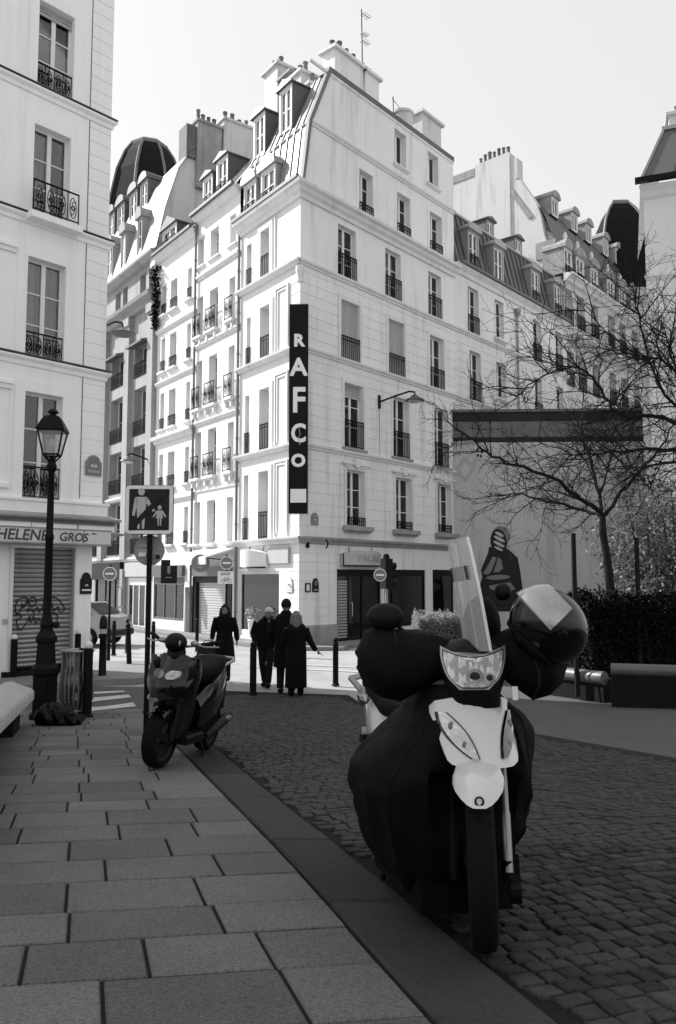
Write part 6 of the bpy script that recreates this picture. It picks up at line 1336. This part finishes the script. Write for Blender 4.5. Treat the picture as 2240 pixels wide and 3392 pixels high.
# man in a pale knit cap looking down
T = person('man in a pale knit cap and dark jacket looking down as he walks', -1.47, 16.6, rad(-8))
B = MB(); head(B, (.06, -.1, 1.5), .95); loft(B, [(.8, 0, 0, .16, .11), (1.0, 0, 0, .16, .11), (1.25, 0, .0, .19, .12), (1.38, .02, -.02, .15, .09), (1.42, .03, -.04, .06, .06)])
for s, yk, yf in ((-1, -.02, .12), (1, -.1, -.12)):
    B.tube([(s * .09, 0, .88), (s * .085, yk, .48), (s * .07, yf, .08)], [.09, .058, .042], 10); B.ell((s * .07, yf - .05, .04), (.045, .12, .04), 10, 6)
for s in (-1, 1): B.tube([(s * .2, 0, 1.34), (s * .29, .06, 1.1), (s * .22, -.08, .9)], [.055, .045, .032], 8); hand(B, (s * .22, -.08, .9), (-s * .3, -.2, -1), s)
fuse('body', B, 'skin', T, .011); eyes(T, (.06, -.1, 1.5), .95)
B = MB(); loft(B, [(.8, 0, 0, .2, .14), (.9, 0, 0, .215, .15), (1.15, 0, 0, .22, .15), (1.3, 0, 0, .225, .14), (1.39, .02, -.02, .15, .11), (1.44, .04, -.05, .09, .09)], 24)
for s in (-1, 1): B.tube([(s * .2, 0, 1.33), (s * .3, .06, 1.1), (s * .22, -.08, .9)], [.085, .075, .06], 10)
fuse('jacket', B, 'coat_black', T, .014)
B = MB()
for s, yk, yf in ((-1, -.02, .12), (1, -.1, -.12)): B.tube([(s * .09, 0, .88), (s * .085, yk, .48), (s * .07, yf, .1)], [.105, .075, .058], 10)
fuse('trousers', B, 'cloth_dark', T, .014)
for s, yf in ((-1, .12), (1, -.12)): part('shoe', MB().ell((s * .07, yf - .06, .05), (.055, .14, .055), 12, 8), 'coat_black', T, smooth=True)
part('knit_cap', MB().ell((.06, -.085, 1.55), (.09, .108, .095), 18, 10, z0=.0).lathe([(.093, -.01), (.099, .02), (.094, .04)], (.06, -.085, 1.545), 18), 'hat_pale', T, smooth=True)
part('scarf', MB().tube([(.04 + .085 * math.cos(a), -.05 + .085 * math.sin(a), 1.42) for a in [k * math.pi / 7 for k in range(15)]], .035, 8), 'cloth_dark', T, smooth=True)
# tall man with a dark beanie, back to us
T = person('tall man in a black beanie and long dark coat seen from behind', -1.02, 15.75, rad(-6))
B = MB(); head(B, (0, .02, 1.67), 1., 1); loft(B, [(.88, 0, 0, .17, .11), (1.1, 0, 0, .17, .11), (1.36, 0, .0, .21, .12), (1.48, 0, 0, .17, .09), (1.54, 0, 0, .065, .06)])
for s, yf in ((-1, -.06), (1, .14)):
    B.tube([(s * .1, 0, .94), (s * .1, 0, .5), (s * .1, yf, .08)], [.095, .06, .042], 10); B.ell((s * .1, yf + .05, .04), (.045, .13, .04), 10, 6)
for s in (-1, 1): B.tube([(s * .22, 0, 1.44), (s * .29, -.02, 1.16), (s * .24, .12, .92)], [.058, .046, .034], 8); hand(B, (s * .24, .12, .92), (-s * .1, .1, -1), s)
fuse('body', B, 'skin', T, .011); eyes(T, (0, .02, 1.67), 1., 1)
B = MB(); loft(B, [(.5, 0, 0, .25, .19), (.8, 0, 0, .235, .17), (1.1, 0, 0, .22, .15), (1.36, 0, 0, .25, .15), (1.48, 0, 0, .2, .12), (1.56, 0, 0, .1, .09), (1.6, 0, .01, .085, .085)], 24)
for s in (-1, 1): B.tube([(s * .22, 0, 1.43), (s * .3, -.02, 1.16), (s * .24, .12, .94)], [.09, .078, .06], 10)
fuse('coat', B, 'coat_black', T, .014)
B = MB()
for s, yf in ((-1, -.06), (1, .14)): B.tube([(s * .1, 0, .92), (s * .1, 0, .5), (s * .1, yf, .1)], [.11, .085, .07], 10)
fuse('trousers', B, 'cloth_dark', T, .014)
for s, yf in ((-1, -.06), (1, .14)): part('shoe', MB().ell((s * .1, yf + .06, .05), (.055, .15, .055), 12, 8), 'coat_black', T, smooth=True)
part('beanie', MB().ell((0, .015, 1.72), (.098, .118, .115), 18, 10, z0=-.35).lathe([(.1, 0), (.106, .03), (.1, .06)], (0, .015, 1.685), 18), 'cloth_dark', T, smooth=True)
# blonde woman, back to us, arm held out
T = person('blonde woman in a very long black coat holding her arm out to the right', -.8, 15.35, rad(5))
B = MB(); head(B, (.0, .03, 1.47), .93, 1); loft(B, [(.8, 0, 0, .16, .11), (1.0, 0, 0, .14, .1), (1.22, 0, 0, .17, .1), (1.33, 0, 0, .14, .08), (1.38, 0, 0, .055, .055)])
for s, yf in ((-1, .0), (1, .08)):
    B.tube([(s * .09, 0, .84), (s * .09, 0, .45), (s * .09, yf, .08)], [.085, .055, .04], 10); B.ell((s * .09, yf + .05, .04), (.04, .11, .04), 10, 6)
B.tube([(-.17, 0, 1.28), (-.22, .02, 1.03), (-.16, .14, .88)], [.05, .04, .03], 8); hand(B, (-.16, .14, .88), (.3, .2, -.8), -1); B.tube([(.17, 0, 1.28), (.27, .02, 1.02), (.39, .02, .84)], [.05, .04, .03], 8); hand(B, (.39, .02, .84), (1, 0, -.55), 1)
fuse('body', B, 'skin', T, .011); eyes(T, (.0, .03, 1.47), .93, 1)
B = MB(); loft(B, [(.16, 0, 0, .21, .18), (.5, 0, 0, .205, .17), (.85, 0, 0, .2, .15), (1.02, 0, 0, .185, .14), (1.22, 0, 0, .21, .14), (1.33, 0, 0, .17, .11), (1.4, 0, 0, .09, .085)], 24)
B.tube([(-.17, 0, 1.27), (-.235, .02, 1.03), (-.16, .14, .9)], [.08, .07, .055], 10); B.tube([(.17, 0, 1.27), (.275, .02, 1.02), (.38, .02, .85)], [.075, .062, .05], 10)
fuse('coat', B, 'coat_black', T, .014)
for s, yf in ((-1, .0), (1, .08)): part('boot', MB().ell((s * .09, yf + .05, .05), (.055, .13, .055), 12, 8).lathe([(.06, .04), (.062, .3)], (s * .09, yf, 0), 10), 'coat_black', T, smooth=True)
B = MB(); B.ell((0, .0, 1.5), (.085, .1, .115), 16, 10)
for k in range(24):
    a = rad(160 + 220 * k / 23); B.tube([(.075 * math.cos(a), .01 + .09 * math.sin(a), 1.52), (.095 * math.cos(a), .01 + .105 * math.sin(a), 1.38), (.09 * math.cos(a), .0 + .1 * math.sin(a), 1.2 + .04 * math.sin(k * 5))], [.028, .03, .013], 6)
part('hair', B, 'hair_blonde', T, smooth=True)
# ------------------------------------------------------------------ planting of the square, bare tree, bamboo, hedge
def tree(name, label, base, limbs, trunk, seed, twig=3, ln=1., group='bare trees of the square'):
    rnd = random.Random(seed); T = thing(name, label, 'tree', base, 0, group)
    B = MB(); bo = Vector(base)
    tr = [Vector(p) - bo for p in trunk[0]]; B.tube(tr, trunk[1], 10)
    part('trunk', B, 'bark', T, smooth=True)
    TW = MB()
    def grow(p, d, L, r, lev):
        n = 4 if lev > 1 else 3; pts = [p]; q = p.copy(); dd = d.copy()
        for k in range(n):
            dd = (dd + Vector((rnd.gauss(0, .2), rnd.gauss(0, .2), rnd.gauss(.02, .16)))).normalized(); q = q + dd * L / n; pts.append(q.copy())
        TW.tube(pts, [max(r * (1 - .75 * k / n), .0026) for k in range(n + 1)], 4 if lev < 3 else 5, cap=False)
        if lev > 0:
            m = 6 if lev > 1 else 4
            for k in range(m):
                t = (k + rnd.random()) / m * (n - .01); i = int(t); pp = pts[i].lerp(pts[i + 1], t - i); ax = dd.cross(Vector((rnd.gauss(0, 1), rnd.gauss(0, 1), rnd.gauss(0, 1)))).normalized()
                nd = (Matrix.Rotation(rad(rnd.uniform(28, 72)), 3, ax) @ (pts[i + 1] - pts[i]).normalized())
                grow(pp, nd, L * rnd.uniform(.42, .62), r * .55, lev - 1)
    for pts, r0, r1 in limbs:
        P = [Vector(p) - bo for p in pts]; S = []
        for i in range(len(P) - 1):
            for k in range(4):
                t = k / 4; p0 = P[max(i - 1, 0)]; p1, p2 = P[i], P[i + 1]; p3 = P[min(i + 2, len(P) - 1)]
                S.append(.5 * ((2 * p1) + (p2 - p0) * t + (2 * p0 - 5 * p1 + 4 * p2 - p3) * t * t + (3 * p1 - p0 - 3 * p2 + p3) * t ** 3) + Vector((rnd.gauss(0, .015), rnd.gauss(0, .015), rnd.gauss(0, .015))))
        S.append(P[-1]); n = len(S)
        part('limb', MB().tube(S, [r0 + (r1 - r0) * i / (n - 1) for i in range(n)], 8), 'bark', T, smooth=True)
        tot = sum((S[i + 1] - S[i]).length for i in range(n - 1)); m = int(tot * 6.5)
        for k in range(m):
            t = (.18 + .82 * (k + rnd.random()) / m) * (n - 1.01); i = int(t); p = S[i].lerp(S[i + 1], t - i); d = (S[i + 1] - S[i]).normalized()
            ax = d.cross(Vector((rnd.gauss(0, 1), rnd.gauss(0, 1), rnd.gauss(0, 1)))).normalized(); nd = Matrix.Rotation(rad(rnd.uniform(30, 75)), 3, ax) @ d
            grow(p, nd, rnd.uniform(.55, 1.15) * ln, .0125, twig - 1 if rnd.random() < .75 else twig - 2)
        grow(S[-1], (S[-1] - S[-3]).normalized(), .9 * ln, r1, 2)
    part('crown', TW, 'bark', T)
    return T
def P3(x, y, Y):                                            # a point of the limb skeleton at depth Y
    u = (x - 784) / 1846; v = (1187 - y) / 1846; c, s = math.cos(rad(4.861)), math.sin(rad(4.861)); k = Y / (c - v * s); return (u * k, Y, (s + v * c) * k)
zq_ = lambda x, y: ((1400 + x / 1.867) * .7, (1200 + y / 1.867) * .7)
def limb(pts, Y0, Y1, r0, r1): return ([P3(*zq_(*p), Y0 + (Y1 - Y0) * i / (len(pts) - 1)) for i, p in enumerate(pts)], r0, r1)
tb = P3(1418, 1400, 15); base = (tb[0], 15, -1.75)
tree('bare_tree', 'leafless tree with forked trunk standing behind the dark hedge', base, [
    limb([(1110, 940), (1040, 880), (950, 820), (800, 715), (570, 630), (400, 560), (250, 440)], 15, 14.2, .05, .014),
    limb([(1100, 950), (1040, 930), (900, 890), (730, 850), (620, 815), (500, 825)], 15, 16.2, .04, .012),
    limb([(1105, 930), (1080, 780), (1040, 620), (990, 480), (985, 370)], 15, 15.4, .04, .012),
    limb([(1125, 940), (1230, 810), (1360, 650), (1470, 520), (1600, 330)], 15, 14.4, .042, .012),
    limb([(1100, 850), (1150, 640), (1200, 520), (1240, 380)], 15, 15.8, .022, .008)],
    ([(tb[0] + .02, 15, -2.2), P3(*zq_(1165, 1420), 15), P3(*zq_(1140, 1200), 15), P3(*zq_(1115, 1050), 15), P3(*zq_(1112, 930), 15)], [.1, .085, .075, .07, .06]), 3)
b2 = P3(1760, 1380, 12)
tree('bare_tree', 'second leafless tree reaching in from the right edge over the wall', (b2[0], 12, -2.0), [
    limb([(1760, 700), (1568, 380), (1400, 335), (1250, 340), (1150, 250), (1050, 100), (930, 30), (700, 120), (580, 220)], 12, 12.6, .04, .008),
    limb([(1760, 650), (1568, 545), (1300, 550), (1050, 560), (900, 570)], 12, 13.2, .036, .008),
    limb([(1760, 560), (1600, 300), (1480, 170), (1420, 40), (1330, -300), (1320, -420)], 12, 12.4, .03, .007),
    limb([(1760, 500), (1640, 200), (1568, 20), (1500, -200)], 12, 11.5, .026, .007),
    limb([(1760, 600), (1568, 620), (1380, 640), (1250, 660)], 12, 11.6, .03, .008),
    limb([(1760, 460), (1600, 120), (1480, -20), (1300, -60), (1000, -330)], 12, 13, .03, .006)],
    ([(b2[0], 12, -2.1), P3(*zq_(1770, 1100), 12), P3(*zq_(1765, 700), 12), P3(*zq_(1765, 450), 12)], [.13, .11, .08, .05]), 11)
def leaves(B, rnd, c, s, up=.3, asp=.5):
    q = Vector((rnd.gauss(0, 1), rnd.gauss(0, 1), rnd.gauss(up, .7))).normalized(); p = q.orthogonal().normalized(); p = (Matrix.Rotation(rnd.uniform(0, 6.28), 3, q) @ p) * s * asp; q = q * s
    n = q.cross(p).normalized() * s * .2
    B.add([c, c + q * .5 + p + n, c + q, c + q * .5 - p + n], [(0, 1, 2), (0, 2, 3)])
def bush(name, label, cat, x0, x1, y0, y1, z0, z1, n, s, m, rnd, rough=.12, group=None):
    c0 = Vector(((x0 + x1) / 2, (y0 + y1) / 2, z0)); T = thing(name, label, cat, c0, 0, group); B = MB()
    for k in range(n):
        x, y = rnd.uniform(x0, x1), rnd.uniform(y0, y1); t = rnd.random() ** .45
        ed = min((x - x0), (x1 - x), (y - y0), (y1 - y)); h = z1 + rough * 1.5 * noise.noise(Vector((x * 1.7, y * 1.7, 3))) + rough * noise.noise(Vector((x * 5, y * 5, 9)))
        h -= max(0, .3 - ed) * .5
        z = z0 + (h - z0) * t
        if rnd.random() < .55:                               # shell on the sides
            if rnd.random() < .6: y = y0 + abs(rnd.gauss(0, .08)) - .06 * noise.noise(Vector((x * 3, z * 3, 1)))
            else: x = x0 + abs(rnd.gauss(0, .08))
        leaves(B, rnd, Vector((x, y, z)) - c0, s * rnd.uniform(.6, 1.3))
    o = part('foliage', B, m, T)
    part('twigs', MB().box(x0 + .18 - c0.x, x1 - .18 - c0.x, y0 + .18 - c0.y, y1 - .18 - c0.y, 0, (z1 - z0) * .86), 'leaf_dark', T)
    return T
rnd = random.Random(5)
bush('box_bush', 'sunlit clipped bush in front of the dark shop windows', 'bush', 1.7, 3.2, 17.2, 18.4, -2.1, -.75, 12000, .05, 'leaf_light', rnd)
bush('box_bush', 'small sunlit bush at the left end of the dark hedge', 'bush', 4.2, 4.8, 15.5, 16.3, -2.1, -1.1, 3500, .05, 'leaf_light', rnd)  # lit end of the hedge, sunlight put in as paler leaves
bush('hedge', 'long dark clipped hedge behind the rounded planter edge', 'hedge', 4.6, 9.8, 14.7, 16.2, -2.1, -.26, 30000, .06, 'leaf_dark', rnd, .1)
# bamboo thicket: culms and drooping leaves
T = thing('bamboo_thicket', 'pale leafy bamboo thicket behind the hedge at the right edge', 'bamboo', (7.2, 17.5, -2.1))
CU = MB(); LV = MB()
for k in range(110):
    x, y = rnd.uniform(-.9, 3.0), rnd.uniform(-1.2, 1.3); h = rnd.uniform(2.6, 4.3) + .25 * x; lean = Vector((rnd.gauss(-.18, .2), rnd.gauss(-.1, .2), 0)); pts = [Vector((x, y, 0)) + lean * (t * t * 1.2) + Vector((0, 0, h * t)) for t in (0, .3, .6, .85, 1)]
    CU.tube(pts, [.014, .013, .011, .008, .004], 5, cap=False)
    for j in range(260):
        t = rnd.uniform(.12, 1) ** .8 * 3.99; i = int(t); p = pts[i].lerp(pts[i + 1], t - i) + Vector((rnd.gauss(0, .2), rnd.gauss(0, .2), rnd.gauss(0, .14)))
        d = Vector((rnd.gauss(0, 1), rnd.gauss(0, 1), rnd.gauss(-.7, .6))).normalized() * rnd.uniform(.09, .17); w = d.orthogonal().normalized(); w = Matrix.Rotation(rnd.uniform(0, 6.28), 3, d.normalized()) @ w * .024
        LV.add([p, p + d * .4 + w, p + d, p + d * .4 - w], [(0, 1, 2), (0, 2, 3)])
part('culms', CU, 'bark', T); part('foliage', LV, 'leaf_bamboo', T)
# planter wall with rounded rail, in two lengths
def planter(label, x0, y0, x1, y1, ztop, zb, rr_):
    d = Vector((x1 - x0, y1 - y0, 0)); L = d.length; T = thing('planter_edge', label, 'planter', (x0, y0, zb), math.atan2(d.y, d.x))
    h = ztop - zb
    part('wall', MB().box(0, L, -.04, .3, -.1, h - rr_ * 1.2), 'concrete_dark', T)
    n = 16; part('rounded_rail', MB().rings([[(x, .0 + rr_ * math.cos(a), h - rr_ + rr_ * math.sin(a)) for a in [2 * math.pi * k / n for k in range(n)]] for x in (0, L * .33, L * .66, L)]), 'rail_dark', T, smooth=True, ang=50)
    for k in (1, 2): part('joint', MB().lathe([(rr_ * 1.01, 0), (rr_ * 1.01, .012)], (0, 0, 0), 16, Matrix.Translation((L * k / 3, 0, h - rr_)) @ Matrix.Rotation(rad(90), 4, 'Y')), 'stone_soot_shade', T)
planter('low rounded pale planter rail left of the hedge', 4.0, 15.3, 4.72, 14.3, -1.62, -2.2, .12)
planter('long rounded pale planter rail along the foot of the dark hedge', 4.6, 13.6, 8.5, 12.4, -1.4, -2.2, .1)
for i, (x, y, zt, lab, br) in enumerate(((4.32, 14.6, .85, 'single dark wooden stake with thin brace left of the tree trunk', -.3), (5.55, 14.8, .78, 'pair of dark leaning stakes right of the tree trunk', .25))):
    T = thing('tree_stake', lab, 'stake', (x, y, -2.1)); part('post', MB().lathe([(.05, 0), (.045, zt + 2.1)], n=8), 'bark', T); part('brace', MB().tube([(0, 0, zt + .9), (br, 0, .3)], .03 if i else .014, 6), 'bark', T)
# parked car half hidden by the left house
T = thing('parked_car', 'small pale hatchback parked behind the bollards at the left street', 'car', (-9.15, 27.4, -2.2), rad(-14))
pf = [(-1.9, .3), (-1.95, .6), (-1.85, .85), (-1.2, .95), (-.7, 1.4), (.9, 1.46), (1.55, 1.05), (1.85, .95), (1.92, .55), (1.88, .3)]
B = MB(); R = []
for yy, ins in ((-.78, .1), (-.84, .0), (.84, 0), (.78, .1)): R.append([(x * (1 - ins * .2), yy * (.86 if z > 1 else 1), z - (ins * .3 if z > .8 else 0)) for x, z in pf])
part('body', MB().rings(R), 'car_paint', T, smooth=True, ang=30)
for s in (-1, 1):
    part('side_window', MB().prism([(-1.05, 0, .98), (-.62, 0, 1.34), (.1, 0, 1.38), (.1, 0, .98)], (0, s * .76, 0), (0, s * .8, 0)), 'shop_dark', T); part('side_window', MB().prism([(.18, 0, .98), (.18, 0, 1.38), (.8, 0, 1.38), (1.25, 0, 1.05)], (0, s * .76, 0), (0, s * .8, 0)), 'shop_dark', T)
part('rear_window', MB().quad((1.0, -.6, 1.42), (1.0, .6, 1.42), (1.56, .66, 1.08), (1.56, -.66, 1.08)), 'shop_dark', T); part('windscreen', MB().quad((-1.2, -.64, 1.0), (-1.2, .64, 1.0), (-.72, .6, 1.38), (-.72, -.6, 1.38)), 'shop_dark', T)
for x in (-1.2, 1.2):
    for y in (-.78, .78): w_ = part('wheel', MB().lathe([(.18, -.09), (.29, -.09), (.31, -.05), (.31, .05), (.29, .09), (.18, .09)], (0, 0, 0), 20, Matrix.Translation((x, y, .31)) @ Matrix.Rotation(rad(90), 4, 'X')), 'rubber', T, smooth=True); part('rim', MB().lathe([(.19, -.1), (.19, .1)], (0, 0, 0), 16, Matrix.Translation((x, y, .31)) @ Matrix.Rotation(rad(90), 4, 'X')), 'silver_grey', w_)
part('bumper', MB().bbox(1.8, 1.98, -.8, .8, .35, .55, .03), 'shop_dark', T); part('tail_light', MB().box(1.8, 1.9, -.8, -.66, .75, 1.0), 'sign_mid', T); part('tail_light', MB().box(1.8, 1.9, .66, .8, .75, 1.0), 'sign_mid', T)
for o in list(bpy.data.objects):
    if o.type == 'MESH' and o.data and len(o.data.polygons) == 0: bpy.data.objects.remove(o)
